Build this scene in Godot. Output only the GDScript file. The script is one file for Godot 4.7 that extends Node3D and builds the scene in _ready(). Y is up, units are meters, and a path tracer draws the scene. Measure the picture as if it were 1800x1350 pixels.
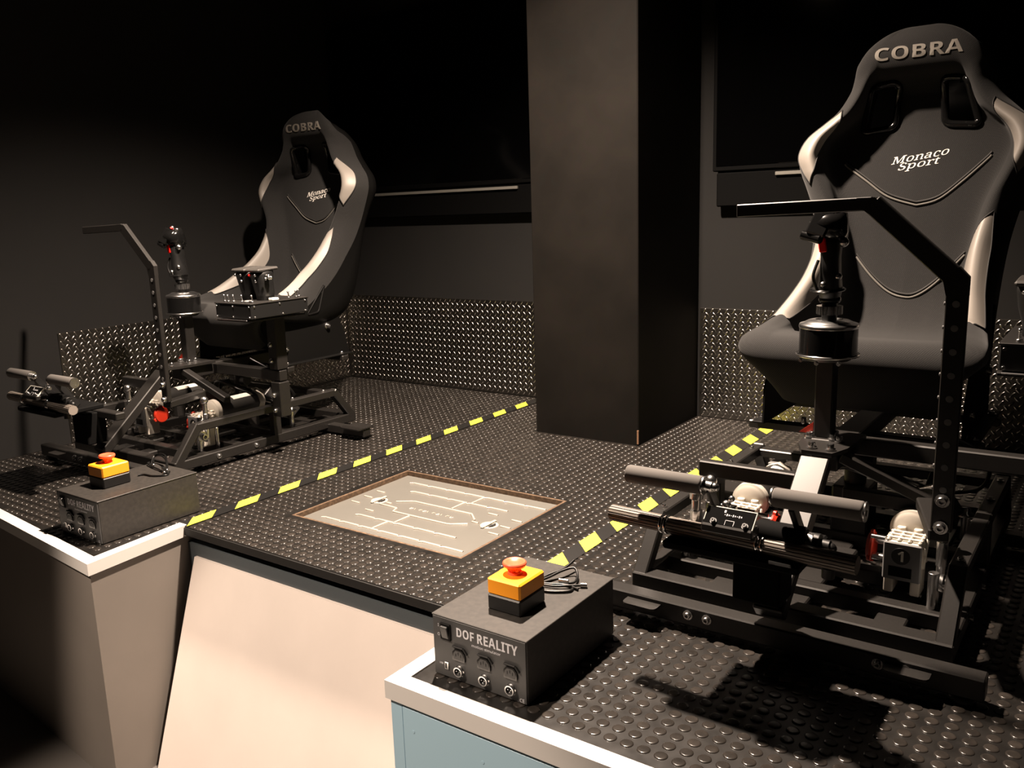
extends Node3D
# A stage with two motion-simulator rigs. Stage top is y = 0, the hall floor is below it.

const FLOOR := -0.575
const CEIL := 2.1
const WL := -2.96
const WB := -2.9
const WR := 0.95
const WF := 2.6
const SHIFT := -2.05          # from the right rig to the left rig
const RIG := Vector3(-0.455, 0.0, -1.8)

var M := {}
var org := Vector3.ZERO
var cam: Camera3D
var used := {}


func _ready() -> void:
	setup_view()
	setup_lights()
	make_materials()
	build_room()
	build_stage()
	build_mats()
	build_treadplates()
	build_tapes()
	build_hatch()
	build_screens()
	build_rigs()
	build_controls()
	build_lamps()


# ------------------------------------------------------------------ view and light
func setup_view() -> void:
	cam = Camera3D.new()
	cam.name = "camera"
	cam.projection = Camera3D.PROJECTION_FRUSTUM
	cam.near = 0.05
	cam.far = 50.0
	cam.size = 0.05 * 1350.0 / 1541.27
	cam.frustum_offset = Vector2(0.05 * 49.13 / 1541.27, 0.05 * 6.01 / 1541.27)
	cam.transform = Transform3D(Basis(
		Vector3(0.80407132, -0.0361578, -0.59343233),
		Vector3(-0.08925749, 0.97949452, -0.18062003),
		Vector3(0.58779454, 0.19819966, 0.78435609)).orthonormalized(), Vector3(0, 0.75, 0))
	add_child(cam)
	cam.current = true
	var we := WorldEnvironment.new()
	we.name = "world_environment"
	var e := Environment.new()
	e.background_mode = Environment.BG_COLOR
	e.background_color = Color(0, 0, 0)
	e.tonemap_mode = Environment.TONE_MAPPER_LINEAR
	e.tonemap_exposure = 1.0
	e.sdfgi_enabled = true
	e.ssao_enabled = true
	e.ssil_enabled = true
	we.environment = e
	add_child(we)


func spot(called: String, at: Vector3, to: Vector3, energy: float, angle: float, blend: float, size: float, col: Color) -> void:
	var l := SpotLight3D.new()
	l.name = called
	add_child(l)
	var up := Vector3.FORWARD if absf((to - at).normalized().y) > 0.95 else Vector3.UP
	l.look_at_from_position(at, to, up)
	l.light_energy = energy
	l.light_color = col
	l.spot_angle = angle
	l.spot_angle_attenuation = blend
	l.spot_range = 12.0
	l.spot_attenuation = 2.0
	l.light_size = size
	l.shadow_enabled = true


const LAMPS := [
	[Vector3(-1.22, 2.0, -1.66), Vector3(-1.37, 0.0, -1.70), 23.5, 60.0, 1.0],
	[Vector3(-1.75, 2.0, 0.35), Vector3(-1.2, -0.575, -0.86), 10.5, 20.0, 0.45],
	[Vector3(-2.2, 2.0, -1.2), Vector3(-2.42, 0.1, -1.75), 8.0, 17.0, 0.6],
]


func setup_lights() -> void:
	for l in LAMPS:
		spot("ceiling_spotlight_light", l[0], l[1], l[2], l[3], l[4], 0.035, Color(1.0, 0.905, 0.82))


# ------------------------------------------------------------------ materials
func mat(called: String, col: Color, rough := 0.6, metal := 0.0) -> StandardMaterial3D:
	var m := StandardMaterial3D.new()
	m.resource_name = called
	m.albedo_color = col
	m.roughness = rough
	m.metallic = metal
	M[called] = m
	return m


func noise_tex(lo: Color, hi: Color, freq: float, seed_n: int, octaves := 4, size := 512) -> NoiseTexture2D:
	var n := FastNoiseLite.new()
	n.seed = seed_n
	n.noise_type = FastNoiseLite.TYPE_SIMPLEX_SMOOTH
	n.frequency = freq
	n.fractal_octaves = octaves
	var t := NoiseTexture2D.new()
	t.width = size
	t.height = size
	t.seamless = true
	t.noise = n
	var g := Gradient.new()
	g.set_color(0, lo)
	g.set_color(1, hi)
	t.color_ramp = g
	return t


func tri(m: StandardMaterial3D, scale: float, world := true) -> void:
	m.uv1_triplanar = true
	m.uv1_world_triplanar = world
	m.uv1_scale = Vector3.ONE * scale


func fabric_texture() -> ImageTexture:
	var im := Image.create(256, 256, false, Image.FORMAT_RGB8)
	var rng := RandomNumberGenerator.new()
	rng.seed = 11
	for y in 256:
		for x in 256:
			var t := fposmod(float(x + y) / 16.0, 1.0)
			var a := 0.5 + 0.5 * sin(t * TAU)
			var b := 0.5 + 0.5 * sin((x - y) / 8.0 * TAU)
			var v := 0.012 + 0.135 * a * a * (0.45 + 0.55 * b) + rng.randf() * 0.035
			if rng.randf() < 0.02:
				v += 0.2
			im.set_pixel(x, y, Color(v * 1.02, v, v * 0.98))
	im.generate_mipmaps()
	return ImageTexture.create_from_image(im)


func make_materials() -> void:
	var m := mat("wall_paint", Color.WHITE, 0.85)
	m.albedo_texture = noise_tex(Color(0.038, 0.035, 0.031), Color(0.06, 0.055, 0.049), 0.006, 3)
	tri(m, 0.6)
	m = mat("pillar_paint", Color.WHITE, 0.6)
	m.metallic_specular = 0.2
	m.albedo_texture = noise_tex(Color(0.07, 0.064, 0.057), Color(0.1, 0.09, 0.08), 0.008, 5)
	tri(m, 0.8)
	mat("hall_floor", Color(0.33, 0.315, 0.3), 0.7)
	m = mat("rubber", Color.WHITE, 0.42)
	m.albedo_texture = noise_tex(Color(0.06, 0.056, 0.052), Color(0.135, 0.126, 0.117), 0.02, 8, 5)
	m.roughness_texture = noise_tex(Color(0.75, 0.75, 0.75), Color(1, 1, 1), 0.03, 9)
	tri(m, 1.4)
	m = mat("stud_rubber", Color.WHITE, 0.24)
	m.albedo_texture = noise_tex(Color(0.12, 0.112, 0.104), Color(0.225, 0.207, 0.192), 0.03, 18, 5)
	tri(m, 1.4)
	m = mat("mat_edge", Color(0.07, 0.067, 0.064), 0.6)
	m = mat("white_trim", Color(0.82, 0.81, 0.795), 0.45)
	m = mat("white_paint", Color(0.90, 0.86, 0.83), 0.5)
	m.albedo_texture = noise_tex(Color(0.96, 0.96, 0.96), Color(1, 1, 1), 0.01, 21)
	tri(m, 0.8)
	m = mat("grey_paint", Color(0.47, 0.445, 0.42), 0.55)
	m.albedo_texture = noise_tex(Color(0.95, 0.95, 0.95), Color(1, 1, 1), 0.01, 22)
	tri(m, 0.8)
	m = mat("grey_strip", Color(0.27, 0.295, 0.31), 0.6)
	m = mat("blue_paint", Color(0.64, 0.77, 0.84), 0.45)
	mat("yellow_tape", Color(0.93, 0.93, 0.28), 0.5)
	mat("black_tape", Color(0.07, 0.067, 0.064), 0.5)
	m = mat("treadplate", Color(0.5, 0.485, 0.46), 0.36, 1.0)
	m.roughness_texture = noise_tex(Color(0.8, 0.8, 0.8), Color(1, 1, 1), 0.02, 31)
	tri(m, 1.5)
	mat("tread_lug", Color(0.66, 0.645, 0.62), 0.26, 1.0)
	m = mat("hatch_metal", Color(0.455, 0.45, 0.43), 0.42, 0.3)
	m.roughness_texture = noise_tex(Color(0.85, 0.85, 0.85), Color(1, 1, 1), 0.03, 33)
	tri(m, 2.0)
	mat("hatch_rib", Color(0.72, 0.68, 0.63), 0.38, 0.15)
	m = mat("wood_edge", Color.WHITE, 0.7)
	m.albedo_texture = noise_tex(Color(0.24, 0.18, 0.13), Color(0.45, 0.36, 0.27), 0.05, 35)
	tri(m, 3.0)
	m = mat("powder_coat", Color.WHITE, 0.42)
	m.albedo_texture = noise_tex(Color(0.085, 0.08, 0.076), Color(0.12, 0.113, 0.106), 0.1, 41, 2, 256)
	tri(m, 6.0)
	m = mat("box_paint", Color.WHITE, 0.55)
	m.albedo_texture = noise_tex(Color(0.155, 0.148, 0.14), Color(0.215, 0.203, 0.19), 0.05, 43, 4, 256)
	tri(m, 5.0)
	mat("box_front", Color(0.25, 0.25, 0.25), 0.5)
	mat("print_grey", Color(0.8, 0.8, 0.82), 0.6)
	mat("black_plastic", Color(0.075, 0.075, 0.075), 0.42)
	mat("matte_black", Color(0.05, 0.05, 0.05), 0.8).metallic_specular = 0.2
	mat("black_gloss", Color(0.06, 0.06, 0.06), 0.14)
	mat("shell_black", Color(0.035, 0.034, 0.032), 0.6).metallic_specular = 0.25
	mat("foam", Color(0.37, 0.357, 0.345), 0.9)
	mat("cast_alu", Color(0.78, 0.755, 0.71), 0.42, 0.2)
	mat("fluted_alu", Color(0.52, 0.49, 0.46), 0.5)
	mat("dark_groove", Color(0.07, 0.07, 0.07), 0.7)
	mat("zinc", Color(0.82, 0.82, 0.82), 0.25, 1.0)
	mat("chrome", Color(0.9, 0.9, 0.9), 0.12, 1.0)
	mat("motor_black", Color(0.17, 0.165, 0.16), 0.45)
	mat("paper_white", Color(0.85, 0.84, 0.8), 0.7)
	mat("plate_grey", Color(0.42, 0.42, 0.42), 0.6)
	mat("red_plastic", Color(0.62, 0.14, 0.06), 0.45)
	mat("bright_red", Color(0.9, 0.1, 0.08), 0.3)
	mat("orange_plastic", Color(1.0, 0.64, 0.14), 0.42)
	mat("estop_red", Color(0.98, 0.40, 0.27), 0.38)
	mat("screen_glass", Color(0.012, 0.012, 0.013), 0.12)
	mat("bezel", Color(0.03, 0.03, 0.03), 0.6).metallic_specular = 0.2
	mat("silver_strip", Color(0.66, 0.65, 0.62), 0.4, 0.6)
	m = mat("seat_fabric", Color.WHITE, 0.95)
	m.albedo_texture = fabric_texture()
	m.rim_enabled = true
	m.rim = 0.12
	m.rim_tint = 0.5
	tri(m, 13.5, false)
	m = mat("grey_vinyl", Color(0.5, 0.48, 0.455), 0.5)
	mat("stitch", Color(0.1, 0.095, 0.09), 0.7)
	mat("thread_grey", Color(0.36, 0.35, 0.33), 0.8)
	mat("embroidery", Color(0.5, 0.48, 0.45), 0.75)
	mat("embroidery_white", Color(0.95, 0.93, 0.9), 0.7)
	mat("cable", Color(0.06, 0.06, 0.06), 0.35)
	m = mat("lamp_glow", Color(1, 0.9, 0.75), 0.5)
	m.emission_enabled = true
	m.emission = Color(1.0, 0.87, 0.72)
	m.emission_energy_multiplier = 2.0
	mat("scuff", Color(0.45, 0.33, 0.24), 0.8)


# ------------------------------------------------------------------ nodes
func numbered(base: String) -> String:
	var n: int = used.get(base, 0)
	used[base] = n + 1
	return base if n == 0 else "%s_%03d" % [base, n]


func thing(called: String, label: String, category: String, at := Vector3.ZERO, group := "") -> Node3D:
	var o := Node3D.new()
	o.name = numbered(called)
	add_child(o)
	o.position = at
	tag(o, label, category, group)
	return o


func tag(o: Node, label: String, category := "", group := "") -> void:
	o.set_meta("label", label)
	if category:
		o.set_meta("category", category)
	if group:
		o.set_meta("group", group)


func put(called: String, st: SurfaceTool, m: String, parent: Node = null) -> MeshInstance3D:
	st.generate_normals()
	return put_mesh(called, st.commit(), m, parent)


func put_mesh(called: String, mesh: Mesh, m: String, parent: Node = null) -> MeshInstance3D:
	var o := MeshInstance3D.new()
	o.mesh = mesh
	o.material_override = M[m]
	if parent == null:
		o.name = numbered(called)
		add_child(o)
	else:
		o.name = called
		parent.add_child(o, true)
	return o


func struct(called: String, st: SurfaceTool, m: String, parent: Node = null) -> MeshInstance3D:
	var o := put(called, st, m, parent)
	if parent == null:
		o.set_meta("kind", "structure")
	return o


func mb() -> SurfaceTool:
	var st := SurfaceTool.new()
	st.begin(Mesh.PRIMITIVE_TRIANGLES)
	return st


func P(x: float, y: float, z: float) -> Vector3:
	return Vector3(x, y, z) - org


# ------------------------------------------------------------------ shapes (triangles given counter-clockwise seen from outside)
func t3(st: SurfaceTool, a: Vector3, b: Vector3, c: Vector3) -> void:
	st.add_vertex(a)
	st.add_vertex(c)
	st.add_vertex(b)


func q4(st: SurfaceTool, a: Vector3, b: Vector3, c: Vector3, d: Vector3) -> void:
	t3(st, a, b, c)
	t3(st, a, c, d)


func flat(st: SurfaceTool) -> void:
	st.set_smooth_group(-1)


func obox(st: SurfaceTool, c: Vector3, bs: Basis, size: Vector3, bevel := 0.002) -> void:
	# chamfered box with axes bs
	flat(st)
	var h := size * 0.5
	var b := minf(bevel, minf(h.x, minf(h.y, h.z)) * 0.9)
	var f := func(x: float, y: float, z: float) -> Vector3: return c + bs * Vector3(x, y, z)
	for s in [-1.0, 1.0]:
		var x1: float = h.x * s
		var xi: float = (h.x - b) * s
		var y1: float = h.y * s
		var z1: float = h.z * s
		face(st, [f.call(x1, -h.y + b, -h.z + b), f.call(x1, h.y - b, -h.z + b), f.call(x1, h.y - b, h.z - b), f.call(x1, -h.y + b, h.z - b)], c)
		face(st, [f.call(-h.x + b, y1, -h.z + b), f.call(h.x - b, y1, -h.z + b), f.call(h.x - b, y1, h.z - b), f.call(-h.x + b, y1, h.z - b)], c)
		face(st, [f.call(-h.x + b, -h.y + b, z1), f.call(h.x - b, -h.y + b, z1), f.call(h.x - b, h.y - b, z1), f.call(-h.x + b, h.y - b, z1)], c)
		if b < 0.0003:
			continue
		for r in [-1.0, 1.0]:
			var yr: float = h.y * r
			var yi: float = (h.y - b) * r
			var zr: float = h.z * r
			var zi: float = (h.z - b) * r
			face(st, [f.call(x1, yi, -h.z + b), f.call(xi, yr, -h.z + b), f.call(xi, yr, h.z - b), f.call(x1, yi, h.z - b)], c)
			face(st, [f.call(x1, -h.y + b, zi), f.call(xi, -h.y + b, zr), f.call(xi, h.y - b, zr), f.call(x1, h.y - b, zi)], c)
			var ys: float = (h.y - b) * s
			face(st, [f.call(-h.x + b, y1, zi), f.call(-h.x + b, ys, zr), f.call(h.x - b, ys, zr), f.call(h.x - b, y1, zi)], c)
			for t in [-1.0, 1.0]:
				var zt: float = h.z * t
				var zti: float = (h.z - b) * t
				face(st, [f.call(x1, yi, zti), f.call(xi, yr, zti), f.call(xi, yi, zt)], c)


func face(st: SurfaceTool, pts: Array, inside: Vector3) -> void:
	# a convex face turned away from a point inside
	var n: Vector3 = (pts[1] - pts[0]).cross(pts[2] - pts[0])
	if n.dot(pts[0] - inside) < 0.0:
		pts.reverse()
	for i in range(1, pts.size() - 1):
		t3(st, pts[0], pts[i], pts[i + 1])


func box(st: SurfaceTool, lo: Vector3, hi: Vector3, bevel := 0.002) -> void:
	obox(st, (lo + hi) * 0.5, Basis.IDENTITY, (hi - lo).abs(), bevel)


func bar(st: SurfaceTool, a: Vector3, b: Vector3, w: float, h: float, up := Vector3.UP, bevel := 0.002) -> void:
	# a straight bar from a to b: w across, h along up
	var d := b - a
	var z := d.normalized()
	if absf(z.dot(up)) > 0.99:
		up = Vector3.FORWARD
	var x := up.cross(z).normalized()
	var y := z.cross(x).normalized()
	obox(st, (a + b) * 0.5, Basis(x, y, z), Vector3(w, h, d.length()), bevel)


func frame_of(d: Vector3) -> Basis:
	var z := d.normalized()
	var up := Vector3.UP if absf(z.y) < 0.9 else Vector3.RIGHT
	var x := up.cross(z).normalized()
	return Basis(x, z.cross(x).normalized(), z)


func lathe(st: SurfaceTool, at: Vector3, axis: Vector3, prof: Array, seg := 24) -> void:
	# profile of Vector2(radius, height along axis), from bottom to top; sharp where three radii repeat
	var f := frame_of(axis)
	var g := 1
	for i in prof.size() - 1:
		var p: Vector2 = prof[i]
		var q: Vector2 = prof[i + 1]
		if p.is_equal_approx(q):
			g += 1
			continue
		st.set_smooth_group(g)
		for k in seg:
			var a0 := TAU * k / seg
			var a1 := TAU * (k + 1) / seg
			var d0 := f.x * cos(a0) + f.y * sin(a0)
			var d1 := f.x * cos(a1) + f.y * sin(a1)
			var p0 := at + f.z * p.y + d0 * p.x
			var p1 := at + f.z * p.y + d1 * p.x
			var q0 := at + f.z * q.y + d0 * q.x
			var q1 := at + f.z * q.y + d1 * q.x
			if p.x > 0.00001:
				t3(st, p0, p1, q1)
			if q.x > 0.00001:
				t3(st, p0, q1, q0)


func cyl(st: SurfaceTool, a: Vector3, b: Vector3, r: float, seg := 20, bevel := 0.0008) -> void:
	var l := (b - a).length()
	var c := minf(bevel, minf(r, l) * 0.4)
	lathe(st, a, b - a, [Vector2(0, 0), Vector2(r - c, 0), Vector2(r - c, 0), Vector2(r, c), Vector2(r, c), Vector2(r, l - c), Vector2(r, l - c), Vector2(r - c, l), Vector2(r - c, l), Vector2(0, l)], seg)


func ball(st: SurfaceTool, c: Vector3, r: float, seg := 14) -> void:
	var pr := []
	for i in 9:
		var a := -PI / 2 + PI * i / 8.0
		pr.append(Vector2(maxf(0.0, r * cos(a)), r * sin(a)))
	lathe(st, c, Vector3.UP, pr, seg)


func curve(pts: Array, n: int, closed := false) -> PackedVector3Array:
	var out := PackedVector3Array()
	var c := pts.size()
	var spans := c if closed else c - 1
	for i in spans:
		var p0: Vector3 = pts[(i - 1 + c) % c] if closed else pts[maxi(i - 1, 0)]
		var p1: Vector3 = pts[i]
		var p2: Vector3 = pts[(i + 1) % c]
		var p3: Vector3 = pts[(i + 2) % c] if closed else pts[mini(i + 2, c - 1)]
		for k in n:
			out.append(p1.cubic_interpolate(p2, p0, p3, float(k) / n))
	if not closed:
		out.append(pts[c - 1])
	return out


func tube(st: SurfaceTool, pts: PackedVector3Array, r: float, seg := 8, closed := false) -> void:
	st.set_smooth_group(1)
	var n := pts.size()
	var rings := []
	var x := Vector3.ZERO
	for i in n:
		var d: Vector3
		if closed:
			d = pts[(i + 1) % n] - pts[(i - 1 + n) % n]
		else:
			d = pts[mini(i + 1, n - 1)] - pts[maxi(i - 1, 0)]
		d = d.normalized()
		if x == Vector3.ZERO:
			x = frame_of(d).x
		x = (x - d * x.dot(d)).normalized()
		var y := d.cross(x)
		var ring := []
		for k in seg:
			var a := TAU * k / seg
			ring.append(pts[i] + (x * cos(a) + y * sin(a)) * r)
		rings.append(ring)
	for i in (n if closed else n - 1):
		var p: Array = rings[i]
		var q: Array = rings[(i + 1) % n]
		for k in seg:
			var k1 := (k + 1) % seg
			q4(st, p[k], p[k1], q[k1], q[k])
	if not closed:
		st.set_smooth_group(-1)
		for k in range(1, seg - 1):
			t3(st, rings[0][0], rings[0][k + 1], rings[0][k])
			t3(st, rings[n - 1][0], rings[n - 1][k], rings[n - 1][k + 1])


func prism(st: SurfaceTool, poly: PackedVector2Array, f: Basis, at: Vector3, depth: float) -> void:
	# polygon in the plane f.x, f.y pushed along f.z by depth
	flat(st)
	if Geometry2D.is_polygon_clockwise(poly):
		poly.reverse()
	var idx := Geometry2D.triangulate_polygon(poly)
	var lo := []
	var hi := []
	for p in poly:
		lo.append(at + f.x * p.x + f.y * p.y)
		hi.append(at + f.x * p.x + f.y * p.y + f.z * depth)
	var right := f.x.cross(f.y).dot(f.z) * depth > 0.0
	for i in range(0, idx.size(), 3):
		var a := idx[i]
		var b := idx[i + 1]
		var c := idx[i + 2]
		if (poly[b] - poly[a]).cross(poly[c] - poly[a]) < 0.0:
			var s := b
			b = c
			c = s
		if right:
			t3(st, hi[a], hi[b], hi[c])
			t3(st, lo[a], lo[c], lo[b])
		else:
			t3(st, hi[a], hi[c], hi[b])
			t3(st, lo[a], lo[b], lo[c])
	var n := poly.size()
	for i in n:
		var j := (i + 1) % n
		if right:
			q4(st, lo[i], lo[j], hi[j], hi[i])
		else:
			q4(st, lo[i], hi[i], hi[j], lo[j])


func round_poly(pts: Array, r: float, n := 4) -> PackedVector2Array:
	var out := PackedVector2Array()
	var c := pts.size()
	for i in c:
		var p: Vector2 = pts[i]
		var a: Vector2 = pts[(i - 1 + c) % c]
		var b: Vector2 = pts[(i + 1) % c]
		var ra := minf(r, p.distance_to(a) * 0.45)
		var rb := minf(r, p.distance_to(b) * 0.45)
		var s := p + (a - p).normalized() * ra
		var e := p + (b - p).normalized() * rb
		for k in n + 1:
			var t := float(k) / n
			out.append(s.lerp(p, t).lerp(p.lerp(e, t), t))
	return out


func bolt(called: String, parent: Node, at: Vector3, dir: Vector3, r := 0.006, h := 0.006, m := "zinc") -> void:
	# socket-head bolt with a washer and a hex recess
	var st := mb()
	lathe(st, at, dir, [Vector2(0, 0), Vector2(r * 1.45, 0), Vector2(r * 1.45, 0), Vector2(r * 1.45, h * 0.25), Vector2(r * 1.45, h * 0.25), Vector2(r, h * 0.25), Vector2(r, h * 0.25), Vector2(r, h * 0.85), Vector2(r * 0.85, h), Vector2(r * 0.85, h), Vector2(r * 0.5, h), Vector2(r * 0.5, h), Vector2(r * 0.42, h * 0.5), Vector2(r * 0.42, h * 0.5), Vector2(0, h * 0.5)], 12)
	put(called, st, m, parent)


func words(st: SurfaceTool, text: String, height: float, x: Transform3D, width := 0.0, bold := false, depth := 0.001, place = null, font_name := "Droid Sans") -> void:
	# lettering of a given cap height (and total width), centred, in the plane of x; place maps a point if given
	var tm := TextMesh.new()
	var fnt := SystemFont.new()
	fnt.font_names = PackedStringArray([font_name])
	fnt.font_weight = 700 if bold else 400
	tm.font = fnt
	tm.text = text
	tm.font_size = 64
	tm.pixel_size = 0.01
	tm.depth = 0.1
	tm.curve_step = 2.0
	var arr: Array = tm.get_mesh_arrays()
	var v: PackedVector3Array = arr[Mesh.ARRAY_VERTEX]
	var ix: PackedInt32Array = arr[Mesh.ARRAY_INDEX]
	if v.is_empty():
		return
	var bb := AABB(v[0], Vector3.ZERO)
	for p in v:
		bb = bb.expand(p)
	var sy := height / bb.size.y
	var sx := width / bb.size.x if width > 0.0 else sy
	var mid := bb.get_center()
	flat(st)
	var order: Array = range(v.size()) if ix.is_empty() else Array(ix)
	for i in order:
		var p := v[i] - mid
		var q := Vector3(p.x * sx, p.y * sy, (p.z / 0.1 + 0.5) * depth)
		q = x * q
		st.add_vertex(place.call(q) if place != null else q)


func many(called: String, mesh: Mesh, m: String, xf: Array, parent: Node) -> void:
	var mm := MultiMesh.new()
	mm.transform_format = MultiMesh.TRANSFORM_3D
	mm.mesh = mesh
	mm.instance_count = xf.size()
	for i in xf.size():
		mm.set_instance_transform(i, xf[i])
	var o := MultiMeshInstance3D.new()
	o.multimesh = mm
	o.material_override = M[m]
	o.name = called
	o.set_meta("kind", "stuff")
	parent.add_child(o, true)


func seen_size(p: Vector3) -> float:
	# apparent scale of a point in the frame, 0 when outside it
	var q := cam.transform.affine_inverse() * p
	if q.z > -0.1:
		return 0.0
	var u := 850.87 - 1541.27 * q.x / q.z
	var w := 681.01 + 1541.27 * q.y / q.z
	if u < -10.0 or u > 1810.0 or w < -10.0 or w > 1360.0:
		return 0.0
	return -1.0 / q.z


func spread(called: String, rest: String, mesh: Mesh, m: String, xf: Array, parent: Node, most: int) -> void:
	# the pieces that show largest each a part of its own, the others one part
	var order := []
	for i in xf.size():
		order.append([seen_size(parent.position + xf[i].origin), i])
	order.sort_custom(func(a, b): return a[0] > b[0] if a[0] != b[0] else a[1] < b[1])
	var left := []
	for k in order.size():
		var i: int = order[k][1]
		if k < most and order[k][0] > 0.0:
			var o := put_mesh(called, mesh, m, parent)
			o.transform = xf[i]
		else:
			left.append(xf[i])
	if left.size():
		many(rest, mesh, m, left, parent)


# ------------------------------------------------------------------ room and stage
func build_room() -> void:
	var st := mb()
	box(st, Vector3(WL - 0.2, FLOOR - 0.1, WB - 0.2), Vector3(WR + 0.2, FLOOR, WF + 0.2), 0)
	struct("floor", st, "hall_floor")
	st = mb()
	box(st, Vector3(WL - 0.2, CEIL, WB - 0.2), Vector3(WR + 0.2, CEIL + 0.15, WF + 0.2), 0)
	struct("ceiling", st, "wall_paint")
	st = mb()
	box(st, Vector3(WL - 0.2, FLOOR, WB - 0.2), Vector3(WL, CEIL, WF + 0.2), 0)
	struct("wall_left", st, "wall_paint")
	st = mb()
	box(st, Vector3(WR, FLOOR, WB - 0.2), Vector3(WR + 0.2, CEIL, WF + 0.2), 0)
	struct("wall_right", st, "wall_paint")
	st = mb()
	box(st, Vector3(WL, FLOOR, WB - 0.2), Vector3(WR, CEIL, WB), 0)
	struct("wall_back", st, "wall_paint")
	st = mb()
	box(st, Vector3(WL, FLOOR, WF), Vector3(WR, CEIL, WF + 0.2), 0)
	struct("wall_front", st, "wall_paint")
	# the square pillar that stands on the stage against the back wall
	st = mb()
	box(st, Vector3(-1.609, -0.03, WB), Vector3(-1.2245, CEIL, -2.437), 0.003)
	var pl := struct("pillar", st, "pillar_paint")
	tag(pl, "square dark grey pillar between the two screens")
	st = mb()
	box(st, Vector3(-1.2295, 0.004, -2.4405), Vector3(-1.2232, 0.05, -2.4362), 0.001)
	put("worn_corner", st, "scuff", pl)


func build_stage() -> void:
	# left block, its front a little skewed; x and z of its corners
	var up := Basis(Vector3.RIGHT, Vector3.BACK, Vector3.UP)
	var front_l := -1.055
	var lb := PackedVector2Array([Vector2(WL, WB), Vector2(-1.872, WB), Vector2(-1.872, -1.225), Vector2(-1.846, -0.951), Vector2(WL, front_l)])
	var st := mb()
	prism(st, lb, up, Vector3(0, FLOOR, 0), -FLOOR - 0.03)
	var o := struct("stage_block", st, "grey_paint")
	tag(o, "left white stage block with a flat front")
	# centre block with its leaning front panel
	st = mb()
	box(st, Vector3(-1.872, FLOOR, WB), Vector3(-0.925, -0.09, -1.225), 0)
	o = struct("stage_block", st, "grey_strip")
	st = mb()
	box(st, Vector3(-1.872, -0.09, WB), Vector3(-0.925, -0.045, -1.225), 0)
	put("deck_edge", st, "grey_strip", o)
	st = mb()
	prism(st, PackedVector2Array([Vector2(-1.218, -0.076), Vector2(-1.052, FLOOR), Vector2(-1.09, FLOOR), Vector2(-1.235, -0.076)]), Basis(Vector3.BACK, Vector3.UP, Vector3.LEFT), Vector3(-0.925, 0, 0), 0.915)
	put("leaning_panel", st, "white_paint", o)
	# right block with a blue front
	st = mb()
	box(st, Vector3(-0.925, FLOOR, WB), Vector3(WR, -0.03, -0.951), 0)
	o = struct("stage_block", st, "white_paint")
	st = mb()
	box(st, Vector3(-0.9, FLOOR, -0.951), Vector3(WR, -0.036, -0.9465), 0.001)
	put("front_panel", st, "blue_paint", o)
	st = mb()
	box(st, Vector3(-0.926, FLOOR, -0.952), Vector3(-0.9005, -0.034, -0.9475), 0.001)
	put("corner_strip", st, "blue_paint", o)
	for k in 3:
		st = mb()
		cyl(st, Vector3(-0.878 + k * 0.14, -0.075 - 0.002 * k, -0.9466), Vector3(-0.878 + k * 0.14, -0.075 - 0.002 * k, -0.946), 0.003, 10, 0.0002)
		put("filled_nail_hole", st, "blue_paint", o)
	# white edge trims
	st = mb()
	var w := 0.031
	var h := 0.026
	var a := Vector2(WL, front_l + 0.008)
	var b := Vector2(-1.838, -0.943)
	var c := Vector2(-1.865, -1.222)
	var n := Vector2(-(b - a).y, (b - a).x).normalized()
	prism(st, PackedVector2Array([a, b, Vector2(b.x - w, b.y - w - 0.003), Vector2(a.x, a.y - w)]), up, Vector3(0, -h, 0), h + 0.003)
	o = struct("trim_1", st, "white_trim")
	st = mb()
	prism(st, PackedVector2Array([b, c, Vector2(c.x - w + 0.002, c.y), Vector2(b.x - w, b.y - w - 0.003)]), up, Vector3(0, -h, 0), h + 0.003)
	struct("trim_2", st, "white_trim")
	st = mb()
	h = 0.029
	prism(st, PackedVector2Array([Vector2(-0.932, -0.942), Vector2(WR, -0.942), Vector2(WR, -0.973), Vector2(-0.902, -0.973)]), up, Vector3(0, -h, 0), h + 0.003)
	struct("trim_3", st, "white_trim")
	st = mb()
	prism(st, PackedVector2Array([Vector2(-0.932, -0.942), Vector2(-0.902, -0.973), Vector2(-0.902, -1.217), Vector2(-0.932, -1.217)]), up, Vector3(0, -h, 0), h + 0.003)
	struct("trim_4", st, "white_trim")


func stud_mesh() -> ArrayMesh:
	var st := mb()
	lathe(st, Vector3.ZERO, Vector3.UP, [Vector2(0.0101, -0.0002), Vector2(0.0097, 0.0007), Vector2(0.009, 0.0012), Vector2(0.0079, 0.00155), Vector2(0.0066, 0.00165), Vector2(0, 0.0016)], 16)
	st.generate_normals()
	return st.commit()


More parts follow.
